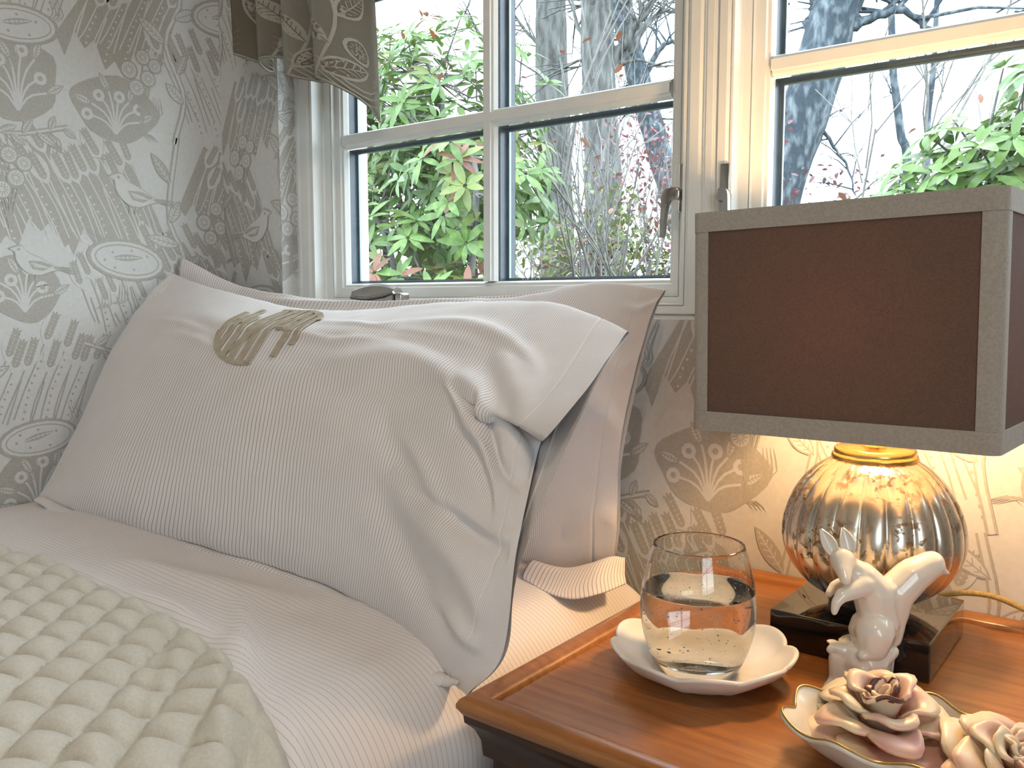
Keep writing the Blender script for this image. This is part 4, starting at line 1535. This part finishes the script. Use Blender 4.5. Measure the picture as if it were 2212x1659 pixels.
oct_ = [(1, 0, 0), (-1, 0, 0), (0, 1, 0), (0, -1, 0), (0, 0, 1), (0, 0, -1)]
ico = bmesh.new()
bmesh.ops.create_icosphere(ico, subdivisions=1, radius=1)
iv = [v.co.copy() for v in ico.verts]
if_ = [[v.index for v in f.verts] for f in ico.faces]
ico.free()
for k in range(520):
    z = rb.uniform(0.010, 0.104)
    a = rb.uniform(0, 2 * PI)
    ro = float(np.interp(z, out[8:, 1], out[8:, 0]))
    r = ro - rb.uniform(0.0008, 0.0010)
    s = rb.choice([0.0003, 0.0004, 0.0005, 0.00065])
    cx, cy, cz = GX + r * math.cos(a), GY + r * math.sin(a), GZ + z
    bm_.add([(cx + v.x * s, cy + v.y * s, cz + v.z * s * 1.2) for v in iv], if_)
bo = bm_.obj('air_bubbles', MAT['bubble'], tum, True)
bo['kind'] = 'stuff'


# ------------------------------------------------------------------ porcelain squirrel on a stump
def blob(name, prims, mat, parent, voxel, smooth_it):
    """one continuous surface grown round ellipsoids strung along limbs"""
    mb = MB()
    ic = bmesh.new()
    bmesh.ops.create_icosphere(ic, subdivisions=2, radius=1)
    vv = [v.co.copy() for v in ic.verts]
    ff = [[v.index for v in f.verts] for f in ic.faces]
    ic.free()
    for pr in prims:
        (c0, r0, c1, r1) = pr
        n = max(2, int((Vector(c1) - Vector(c0)).length / (min(min(r0), min(r1)) * 0.22)) + 1)
        for k in range(n):
            t = k / (n - 1)
            c = Vector(c0).lerp(Vector(c1), t)
            r = Vector(r0).lerp(Vector(r1), t)
            mb.add([(c.x + v.x * r.x, c.y + v.y * r.y, c.z + v.z * r.z) for v in vv], ff)
    o = mb.obj(name + '_src', mat, None, True)
    md = o.modifiers.new('r', 'REMESH')
    md.mode = 'VOXEL'
    md.voxel_size = voxel
    ms_ = o.modifiers.new('s', 'SMOOTH')
    ms_.factor = 0.6
    ms_.iterations = smooth_it
    dg = bpy.context.evaluated_depsgraph_get()
    me = bpy.data.meshes.new_from_object(o.evaluated_get(dg))
    V = np.array([v.co[:] for v in me.vertices])
    F = [list(p.vertices) for p in me.polygons]
    bpy.data.objects.remove(o)
    V[:, 2] -= Z0
    return V, F


CR = np.array((math.cos(math.radians(37.8)), math.sin(math.radians(37.8)), 0))      # sideways
CF = np.array((-math.sin(math.radians(37.8)), math.cos(math.radians(37.8)), 0))     # away
SX, SY = -0.1905, 0.690


def fig(px, py, d=0.0):
    """figurine's own plane: px, py in image pixels, scaled to metres, d = depth away (m)"""
    a = (px - 1850) / 2690.0
    z = (1490 - py) / 2740.0
    p = np.array((SX, SY, NZ)) + CR * a + CF * d
    return (p[0], p[1], NZ + z)


def U(r):  # radius in image pixels, scaled to metres
    return (r / 2640.0,) * 3


def cap_(p0, r0, p1, r1):
    return (fig(*p0), U(r0), fig(*p1), U(r1))


sq = empty('squirrel_figurine', SX, SY, NZ, 'white glazed porcelain squirrel figurine with raised tail sitting on a stump', 'figurine')
prims = [
    cap_((1878, 1366, 0), 48, (1895, 1362, 0.004), 46),          # haunches
    cap_((1872, 1358, -0.010), 42, (1866, 1385, -0.012), 34),     # near thigh
    cap_((1893, 1345, 0), 42, (1878, 1285, 0), 44),               # belly to ribs
    cap_((1878, 1285, 0), 44, (1852, 1248, 0), 34),               # chest
    cap_((1848, 1246, 0), 31, (1822, 1224, 0), 25),               # neck
    cap_((1808, 1208, -0.002), 27, (1803, 1222, -0.010), 19),     # head
    cap_((1801, 1224, -0.012), 17, (1798, 1238, -0.019), 11),      # muzzle
    cap_((1848, 1258, -0.008), 24, (1795, 1273, -0.016), 15), cap_((1795, 1273, -0.016), 14.5, (1782, 1286, -0.018), 11), cap_((1782, 1286, -0.018), 11, (1777, 1306, -0.019), 7.5),
    cap_((1852, 1262, 0.010), 20, (1806, 1276, 0.010), 12), cap_((1806, 1276, 0.010), 12, (1790, 1290, 0.006), 9),
    cap_((1868, 1398, -0.016), 17, (1838, 1402, -0.018), 11), cap_((1868, 1400, 0.014), 16, (1836, 1404, 0.016), 10),   # hind feet
    cap_((1915, 1378, 0.004), 32, (1926, 1330, 0.004), 30),       # tail root
    cap_((1926, 1330, 0.004), 32, (1928, 1285, 0.004), 40),
    cap_((1928, 1285, 0.004), 40, (1962, 1248, 0.004), 37),
    cap_((1962, 1248, 0.004), 37, (2000, 1224, 0.004), 29),
    cap_((2003, 1220, 0.004), 26, (2016, 1232, 0.004), 17),
    cap_((2018, 1234, 0.004), 12, (2040, 1243, 0.004), 4),
]
V, F = blob('squirrel', prims, MAT['porcelain'], sq, 0.0010, 16)
sqo = mesh('squirrel_body', V, F, MAT['porcelain'], sq)
for (b0, b1, w0) in (((1791, 1196), (1766, 1146), 26), ((1822, 1194), (1812, 1143), 29)):
    A, B = np.array(fig(b0[0], b0[1], -0.001)), np.array(fig(b1[0], b1[1], 0.003))
    ln = np.linalg.norm(B - A)
    dv = (B - A) / ln
    sd_ = np.cross(dv, CF)
    sd_ /= np.linalg.norm(sd_)
    V, n1, n2 = [], 12, 9
    for i in range(n1):
        t = i / (n1 - 1)
        w = w0 / 2640 / 2 * math.sin(PI * (0.18 + 0.82 * t)) ** 0.8 * 1.05 if t < 0.999 else 0.0002
        for j in range(n2):
            q = (j / (n2 - 1) * 2 - 1)
            p = A + dv * ln * t + sd_ * w * math.sin(q * 1.35) + CF * (w * 0.9 * (1 - math.cos(q * 1.35)) * -1 + 0.0012)
            V.append(tuple(p))
    solid(mesh('ear', V, gridF(n1, n2), MAT['porcelain'], sqo), 0.0014, 0)
ey = MB()
for (px, d) in ((1792, -0.0095), (1819, -0.0085)):
    c = fig(px, 1205, d)
    ey.add([(c[0] + v.x * 0.0016, c[1] + v.y * 0.0016, c[2] + v.z * 0.0016) for v in iv], if_)
ey.obj('eye', MAT['porcelain'], sqo, True)
prims = [
    cap_((1860, 1425, 0), 58, (1862, 1440, 0), 56), cap_((1858, 1452, 0), 54, (1852, 1476, 0), 58),
    cap_((1812, 1405, -0.002), 22, (1800, 1398, -0.004), 15), cap_((1800, 1396, -0.004), 13, (1786, 1404, -0.004), 8), cap_((1795, 1392, 0.004), 9, (1800, 1386, 0.004), 8),
    cap_((1800, 1420, -0.004), 16, (1800, 1470, -0.006), 15), cap_((1800, 1470, -0.006), 16, (1782, 1482, -0.010), 14),
    cap_((1840, 1440, -0.020), 14, (1830, 1472, -0.022), 16), cap_((1900, 1410, -0.006), 22, (1918, 1408, -0.004), 14), cap_((1912, 1425, 0), 16, (1906, 1475, 0), 18),
    cap_((1870, 1474, -0.018), 18, (1885, 1478, -0.016), 16), cap_((1860, 1474, 0.018), 20, (1830, 1478, 0.016), 18),
]
V, F = blob('stump', prims, MAT['porcelain'], sq, 0.0011, 5)
zt = NZ + (1490 - 1398) / 2640
V[:, 2] = np.maximum(V[:, 2], NZ + 0.0003)
V[:, 2] = np.where((V[:, 2] > zt) & (np.abs(V[:, 0] - SX) < 0.2), zt + (V[:, 2] - zt) * 0.25, V[:, 2])
mesh('stump', V, F, MAT['porcelain'], sq)

# ------------------------------------------------------------------ shell dish with wax roses
HX, HY = -0.128, 0.575
sd = empty('shell_dish', HX, HY, NZ, 'cream leaf-shaped shell dish with gilt edge holding wax roses', 'dish')
pr = spline(np.array([(0.001, 0.003), (0.025, 0.003), (0.042, 0.008), (0.058, 0.019), (0.070, 0.031)]), 22)
V = []
na = 120
ax = math.radians(20)
for i in range(na):
    a = 2 * PI * i / na
    k = 1 + 0.045 * math.sin(9 * a) + 0.03 * math.sin(5 * a + 1) + 0.10 * math.cos(2 * (a - 0.4))
    for (r, z) in pr:
        t = (r / 0.07) ** 2
        rr = r * (1 + (k - 1) * t)
        V.append((HX + rr * math.cos(a) * 0.97, HY + rr * math.sin(a) * 0.80, NZ + 0.0006 + z * (1 + 0.10 * math.sin(9 * a + 0.5) * t)))
so = mesh('dish_body', V, gridF(na, len(pr), cu=True), MAT['shell'], sd)
solid(so, 0.0026, 1)
rim = [V[i * len(pr) + len(pr) - 1] for i in range(na)]
eg = MB()
eg.tube(rim + [rim[0]], 0.0009, 6, cap=False)
eg.obj('gilt_rim', MAT['gilt'], sd, True)


def rose(name, label, cx, cy, cz, R, H, tilt, seed, brown):
    """open rose: a tight heart wrapped by rows of separate curling petals"""
    rd = random.Random(seed)
    root = empty(name, cx, cy, cz, label, 'flower', group='wax roses in the shell dish')
    rot = Matrix.Rotation(tilt[0], 3, 'X') @ Matrix.Rotation(tilt[1], 3, 'Y')
    #        count, base r, edge r, base z, top z, width, curl
    rows = [(1, 0.03, 0.10, 0.30, 0.92, 1.7, 0.00), (3, 0.06, 0.24, 0.25, 0.98, 0.85, 0.10), (3, 0.10, 0.40, 0.20, 0.97, 0.80, 0.22), (4, 0.14, 0.60, 0.14, 0.82, 0.68, 0.34), (5, 0.16, 0.84, 0.08, 0.58, 0.60, 0.42), (6, 0.18, 1.02, 0.03, 0.30, 0.52, 0.36)]
    nb = 0
    for ri, (cnt, rb0, re, zb, zt, wid, curl) in enumerate(rows):
        off = rd.uniform(0, 2 * PI)
        for k in range(cnt):
            a0 = off + 2 * PI * k / cnt + rd.uniform(-0.12, 0.12)
            w = wid * PI * rd.uniform(0.92, 1.08) * (1.0 if cnt > 1 else 1.0)
            n1, n2 = 16, 9
            V, UVp = [], []
            ph = rd.uniform(0, 6)
            hz = rd.uniform(0.92, 1.06)
            for i in range(n1):
                s = i / (n1 - 1) * 2 - 1
                a = a0 + s * w * 0.5
                edge = (1 - abs(s) ** 2.6 * 0.55)
                for j in range(n2):
                    t = j / (n2 - 1)
                    tt = t * edge
                    rr = rb0 + (re - rb0) * (tt ** 1.25)
                    z = zb + (zt * hz - zb) * math.sin(min(1, tt * 1.05) * PI / 2) - curl * 0.30 * max(0, tt - 0.72) / 0.28 * (0.7 + 0.3 * math.sin(3 * s + ph))
                    rr += curl * 0.16 * max(0, tt - 0.65) / 0.35 + 0.065 * math.sin(4.2 * s + ph) * tt ** 2 + 0.03 * math.sin(9 * s + ph * 3) * tt ** 3 + (0.05 * (1 - abs(s)) if ri > 1 else 0)
                    z += 0.06 * math.sin(5.1 * s + ph * 2) * tt ** 2
                    p = rot @ Vector((rr * R * math.cos(a), rr * R * math.sin(a), z * H))
                    V.append((cx + p.x, cy + p.y, cz + p.z))
                    UVp.append((s * 0.5 + 0.5 + ri + k * 0.37, t))
            br = ri in (1, 2) and nb < brown and k != 1
            nb += br
            o = mesh('petal', V, gridF(n1, n2), MAT['petalb'] if br else MAT['petal'], root, uv=UVp)
            solid(o, 0.0026 if ri < 5 else 0.0030, 0)
    m_ = MB()
    m_.lathe([(0.001, cz), (R * 0.45, cz + H * 0.02), (R * 0.42, cz + H * 0.2), (R * 0.14, cz + H * 0.62), (0.001, cz + H * 0.70)], cx, cy, 24, cap=False)
    m_.obj('heart', MAT['petal'], root, True)
    return root


rose('wax_rose', 'large cream wax rose with brown-tipped inner petals in the shell dish', -0.147, 0.592, NZ + 0.008, 0.046, 0.044, (0.10, 0.05), 4, 3)
rose('wax_rose', 'smaller drooping pinkish wax rose lying beside the large one in the shell dish', -0.072, 0.590, NZ + 0.010, 0.040, 0.030, (0.30, 0.35), 9, 0)

# ------------------------------------------------------------------ garden outside
og = box('ground_outside', -40, 40, -40, 60, ZF - 1.25, ZF - 1.2, MAT['ground'])
tag(og, 'leaf-littered garden ground outside the windows', kind='structure')
GZr = ZF - 1.2


def leaf_mesh(name, L, W, mat, droop, seg=5):
    V, F = [], []
    for i in range(seg + 1):
        t = i / seg
        w = W / 2 * math.sin(PI * min(0.97, t * 0.94 + 0.05)) ** 0.75
        z = -droop * L * t * t
        V += [(L * t, -w, z + 0.18 * w), (L * t, 0, z), (L * t, w, z + 0.18 * w)]
    for i in range(seg):
        a = i * 3
        F += [(a, a + 3, a + 4, a + 1), (a + 1, a + 4, a + 5, a + 2)]
    me = bpy.data.meshes.new(name)
    me.from_pydata(V, [], F)
    me.materials.append(mat)
    me.polygons.foreach_set('use_smooth', [True] * len(F))
    return me


def rose_leafs(pos, axis, rd, n, L):
    """a whorl of n leaves round a shoot tip -> list of matrices"""
    out = []
    ax = Vector(axis).normalized()
    q = ax.to_track_quat('Z', 'Y')
    for k in range(n):
        a = 2 * PI * k / n + rd.uniform(-0.3, 0.3)
        el = rd.uniform(-0.35, 0.55)
        d = q @ Vector((math.cos(a) * math.cos(el), math.sin(a) * math.cos(el), math.sin(el)))
        y = ax.cross(d)
        if y.length < 1e-4:
            continue
        y.normalize()
        z = d.cross(y)
        s = L * rd.uniform(0.7, 1.15)
        M = Matrix((d * s, y * s, z * s)).transposed().to_4x4()
        M.translation = Vector(pos) + d * 0.012
        out.append(M)
    return out


CAMP = Vector((0, 0, 0))
VIEW = Vector((-math.sin(math.radians(37.8)), math.cos(math.radians(37.8)), 0))


def bush(name, label, base, lobes, nclus, L, mats, wts, seed, limit, nleaf=(6, 9)):
    rd = random.Random(seed)
    root = empty(name, base[0], base[1], GZr, label, 'bush')
    prot = [leaf_mesh('leaf', 1.0, rd.uniform(0.30, 0.40), m_, rd.uniform(0.05, 0.3)) for m_ in mats]
    shoots = []
    for _ in range(nclus):
        c, r = rd.choices(lobes, [l[1][0] * l[1][2] for l in lobes])[0]
        v = Vector((rd.gauss(0, 1), rd.gauss(0, 1), rd.gauss(0, 1))).normalized()
        f = rd.uniform(0.45, 1.0) ** 0.6
        p = Vector((c[0] + v.x * r[0] * f, c[1] + v.y * r[1] * f, c[2] + v.z * r[2] * f))
        if p.y < 1.4:
            continue
        shoots.append((p, (v + Vector((0, -0.35, 0.7))).normalized()))
    leaves = []
    for p, a in shoots:
        mi = rd.choices(range(len(mats)), wts)[0]
        for M in rose_leafs(p, a, rd, rd.randint(*nleaf), L):
            leaves.append((M, mi if rd.random() < 0.75 else rd.choices(range(len(mats)), wts)[0]))
    # the leaves that stand nearest to the windows are pieces of their own
    leaves.sort(key=lambda q: q[0].translation.length)
    one, rest = leaves[:limit], leaves[limit:]
    rl = Vector(root.location)
    for M, mi in one:
        o = bpy.data.objects.new('leaf', prot[mi])
        C.objects.link(o)
        o.parent = root
        M2 = M.copy()
        M2.translation = M.translation + Vector((0, 0, Z0)) - rl
        o.matrix_local = M2
    V, F, FM = [], [], []
    for M, mi in rest:
        k0 = len(V)
        V += [tuple(M @ v.co) for v in prot[mi].vertices]
        F += [tuple(k0 + q for q in p.vertices) for p in prot[mi].polygons]
        FM += [mi] * len(prot[mi].polygons)
    if V:
        fo = mesh('foliage', V, F, mats, root, fm=FM)
        fo['kind'] = 'stuff'
    # stems: a few main limbs and thin twigs to some shoots
    limbs = []
    for c, r in lobes:
        b_ = Vector((base[0] + rd.uniform(-.15, .15), base[1] + rd.uniform(-.1, .1), GZr))
        mid = b_.lerp(Vector(c), 0.55) + Vector((rd.uniform(-.2, .2), rd.uniform(-.1, .1), 0.1))
        P = spline(np.array([b_[:], mid[:], c, (c[0] + rd.uniform(-.2, .2), c[1], c[2] + r[2] * 0.6)]), 16)
        limbs.append(P)
        m_ = MB()
        m_.tube([tuple(q) for q in P], [0.035 - 0.025 * k / 15 for k in range(16)], 7)
        m_.obj('limb', MAT['twig'], root, True)
    m_ = MB()
    allp = np.concatenate(limbs)
    for p, a in shoots[::2]:
        q = allp[np.argmin(((allp - np.array(p)) ** 2).sum(1) + 3 * np.maximum(0, allp[:, 2] - p.z))]
        md = (Vector(q) + p) / 2 + Vector((rd.uniform(-.06, .06), rd.uniform(-.06, .06), -0.06))
        m_.tube([tuple(q), tuple(md), tuple(p)], [0.008, 0.006, 0.003], 4, cap=False)
    m_.obj('twigs', MAT['twig'], root, True)
    return root


bush('rhododendron_bush', 'large green rhododendron bush filling the left window panes', (-3.3, 3.6),
     [((-3.55, 3.5, 0.15), (0.75, 0.55, 0.60)), ((-3.45, 3.8, 1.05), (0.70, 0.55, 0.55)), ((-3.9, 3.9, 0.6), (0.6, 0.5, 0.7)), ((-2.95, 3.5, 0.55), (0.40, 0.45, 0.42)), ((-2.95, 3.3, -0.05), (0.45, 0.40, 0.28)), ((-4.25, 4.1, 1.25), (0.60, 0.5, 0.6)), ((-3.2, 3.7, 0.75), (0.5, 0.4, 0.5))],
     640, 0.115, [MAT['leaf'], MAT['leafy'], MAT['leafr']], [0.76, 0.20, 0.04], 21, 290)
bush('rhododendron_bush', 'green rhododendron bush seen above the lampshade through the right window', (-0.45, 3.6),
     [((-0.85, 3.5, 0.14), (0.32, 0.4, 0.30)), ((-0.55, 3.6, 0.30), (0.42, 0.45, 0.40)), ((-0.2, 3.7, 0.48), (0.55, 0.5, 0.50))],
     420, 0.105, [MAT['leaf'], MAT['leafy']], [0.85, 0.15], 33, 200)


def dirpt(px, py, dist):
    """a point in the garden: image pixel px, py cast out through the camera, at a horizontal distance"""
    f = 1880.0
    th, p = math.radians(37.8), math.radians(5.45)
    fwd = Vector((-math.sin(th) * math.cos(p), math.cos(th) * math.cos(p), -math.sin(p)))
    rt = Vector((math.cos(th), math.sin(th), 0))
    up = rt.cross(fwd)
    d = fwd + rt * ((px - 1106) / f) - up * ((py - 829.5) / f)
    d *= dist / math.hypot(d.x, d.y)
    return (d.x, d.y, d.z)


def tree(name, label, dist, trunk, w, mat, branches, seed):
    rd = random.Random(seed)
    pts = [dirpt(a, b_, dist) for a, b_ in trunk]
    base = (pts[0][0], pts[0][1], GZr)
    root = empty(name, base[0], base[1], GZr, label, 'tree')
    P = spline(np.array([base] + pts), 40)
    r = w * dist / 1880 / 2  # trunk width w is in image pixels
    m_ = MB()
    R = [r * (1.25 - 0.45 * k / 39) * (1 + 0.05 * mnoise.noise((k * 0.7, seed, 0))) for k in range(40)]
    m_.tube([tuple(q) for q in P], R, 16)
    for i in range(len(m_.V)):
        v = Vector(m_.V[i])
        n = mnoise.noise((v.x * 6, v.y * 6, v.z * 2.2)) * 0.08 * r
        m_.V[i] = (v.x + n, v.y + n, v.z)
    m_.obj('trunk', mat, root, True)
    for (bp, bw) in branches:
        q = spline(np.array([dirpt(a, b_, dist + (dd if len(z) else 0)) for (a, b_), dd, z in [((t[0], t[1]), (t[2] if len(t) > 2 else 0), t) for t in bp]]), 22)
        m_ = MB()
        rr = bw * dist / 1880 / 2
        m_.tube([tuple(t + np.array([mnoise.noise((k * 0.5, seed, 1)), 0, mnoise.noise((k * 0.5, seed, 5))]) * rr * 0.8) for k, t in enumerate(q)], [rr * (1 - 0.75 * k / 21) for k in range(22)], 8)
        # side twigs
        for k in range(3, 22, 2):
            d = Vector((rd.uniform(-1, 1), rd.uniform(-.3, .3), rd.uniform(-0.2, 1))).normalized() * rr * rd.uniform(8, 20)
            p0 = Vector(q[k])
            m_.tube([tuple(p0), tuple(p0 + d * 0.5 + Vector((0, 0, rr))), tuple(p0 + d)], [rr * 0.35, rr * 0.25, rr * 0.1], 5, cap=False)
            for e in range(3):
                p1 = p0 + d * rd.uniform(0.3, 0.9)
                d2 = (d.normalized() + Vector((rd.uniform(-1, 1), rd.uniform(-.3, .3), rd.uniform(-.6, 1))) * 0.8).normalized() * d.length * rd.uniform(0.5, 0.9)
                m_.tube([tuple(p1), tuple(p1 + d2 * 0.5 + Vector((0, 0, rr * 0.5))), tuple(p1 + d2)], [rr * 0.16, rr * 0.12, rr * 0.05], 4, cap=False)
        m_.obj('branch', mat, root, True)
    return root


tree('tree', 'tall straight pale grey tree trunk behind the left window', 10.0, [(1205, 640), (1198, 350), (1192, 120), (1190, -60), (1188, -400)], 68, MAT['bark'],
     [([(1195, 330), (1120, 200), (1060, 110), (1000, 40)], 12), ([(1190, 120), (1130, 60), (1080, -20)], 10)], 1)
tree('tree', 'tall lichen-speckled trunk just right of the pale grey tree', 9.0, [(1310, 640), (1300, 330), (1292, 150), (1290, -60), (1285, -400)], 72, MAT['bark'],
     [([(1300, 180), (1350, 90), (1400, 20), (1430, -40)], 26), ([(1330, 150), (1380, 80), (1380, -30)], 18), ([(1350, 100), (1420, 30), (1470, 25), (1520, 10)], 12), ([(1300, 120), (1250, 60), (1230, -30)], 14)], 2)
tree('tree', 'leaning bare tree with forked limbs near the window mullion', 11.0, [(1520, 640), (1470, 480), (1425, 330), (1380, 170), (1350, 60), (1300, -100)], 50, MAT['barkd'],
     [([(1420, 310), (1400, 240), (1370, 230), (1300, 250)], 14), ([(1385, 180), (1430, 100), (1470, 90), (1540, 60)], 14), ([(1390, 200), (1350, 120), (1330, 40)], 16)], 3)
tree('tree', 'thick dark slanting tree trunk outside the right window', 7.0, [(1600, 700), (1680, 400), (1755, 190), (1800, 40), (1835, -60), (1900, -300)], 96, MAT['barkd'],
     [([(1810, 60), (1870, 45), (1930, 22), (1975, 35), (2010, 65)], 24), ([(1755, 240), (1790, 300), (1830, 360), (1850, 430)], 10), ([(1760, 60), (1765, 20), (1760, -60)], 40), ([(1930, 25), (1935, -60)], 8)], 4)
tree('tree', 'thin crooked sapling above the right bush', 9.0, [(1960, 420), (1946, 290), (1935, 200), (1928, 125), (1920, -200)], 15, MAT['barkd'], [([(1940, 240), (1925, 200), (1915, 170)], 5)], 5)
tree('tree', 'slender straight sapling right of the crooked one', 9.5, [(2000, 420), (2004, 260), (2014, 170), (2020, 90), (2030, -150)], 11, MAT['barkd'], [([(2012, 180), (2030, 160), (2038, 140)], 4)], 6)


def twig_shrub(name, label, base, n, size, seed, leafmat=None, nl=0, lsz=0.05, mat=None):
    rd = random.Random(seed)
    root = empty(name, base[0], base[1], GZr, label, 'shrub')
    m_ = MB()
    tips = []

    def grow(p, d, l, r, lev):
        mid = p + d * l * 0.5 + Vector((rd.uniform(-1, 1), rd.uniform(-1, 1), rd.uniform(-1, 1))) * l * 0.06
        e = p + d * l
        m_.tube([tuple(p), tuple(mid), tuple(e)], [r, r * 0.85, r * 0.68], 5, cap=False)
        tips.append(e)
        if lev > 0:
            for k in range(rd.randint(2, 3)):
                dd = (d + Vector((rd.uniform(-1, 1), rd.uniform(-0.7, 0.7), rd.uniform(-0.35, 0.7))) * 0.62).normalized()
                grow(p + d * l * rd.uniform(0.55, 1.0), dd, l * rd.uniform(0.55, 0.8), r * 0.62, lev - 1)
    for k in range(n):
        b_ = Vector((base[0] + rd.uniform(-.5, .5) * size, base[1] + rd.uniform(-.3, .3) * size, GZr))
        d = Vector((rd.uniform(-.45, .45), rd.uniform(-.2, .2), 1)).normalized()
        grow(b_, d, size * rd.uniform(0.9, 1.2), 0.020, 4)
    m_.obj('stems', mat or MAT['twig'], root, True)
    if leafmat:
        proto = leaf_mesh('leaf', 1, 0.5, leafmat, 0.2, 3)
        V, F = [], []
        for _ in range(nl):
            t = rd.choice(tips) + Vector((rd.gauss(0, .10), rd.gauss(0, .10), rd.gauss(0, .10)))
            M = Matrix.Rotation(rd.uniform(0, 6.3), 4, 'Z') @ Matrix.Rotation(rd.uniform(-1, 1), 4, 'Y') @ Matrix.Rotation(rd.uniform(-1, 1), 4, 'X')
            s = lsz * rd.uniform(0.6, 1.3)
            k0 = len(V)
            V += [tuple(t + (M @ v.co) * s) for v in proto.vertices]
            F += [tuple(k0 + q for q in p.vertices) for p in proto.polygons]
        fo = mesh('foliage', V, F, leafmat, root)
        fo['kind'] = 'stuff'
    return root


twig_shrub('bare_shrub', 'tangled bare twiggy shrub in front of the two tree trunks', (-2.85, 4.6), 6, 1.5, 41, MAT['leafr'], 160, 0.05)
twig_shrub('pink_shrub', 'pink-leaved autumn shrub low behind the lock lever', (-3.3, 6.6), 6, 1.25, 52, MAT['leafp'], 5200, 0.055)
twig_shrub('autumn_shrub', 'thin green and bronze leaved shrub low between bush and trunks', (-4.3, 6.3), 6, 1.25, 63, MAT['leafy'], 3600, 0.07)

# ------------------------------------------------------------------ warm fill light added at the ceiling, unseen behind the viewer
cl_ = empty('ceiling_fill_lamp', 0.15, -0.35, ZC, 'added round warm fill light at the ceiling, unseen behind the viewer', 'lamp')
m_ = MB()
m_.lathe([(0.001, ZC - 0.03), (0.15, ZC - 0.03), (0.155, ZC - 0.001), (0.001, ZC - 0.001)], 0.15, -0.35, 40, cap=False)
m_.obj('fill_lamp_canopy', MAT['brass'], cl_, True, 40)
ld = bpy.data.lights.new('ceiling_fill_light', 'AREA')
ld.shape = 'DISK'
ld.size = 0.28
ld.energy = CEIL_POWER
ld.color = (1.0, 0.72, 0.48)
lo_ = bpy.data.objects.new('ceiling_fill_light', ld)
lo_.location = (0.15, -0.35, ZC + Z0 - 0.035)
C.objects.link(lo_)
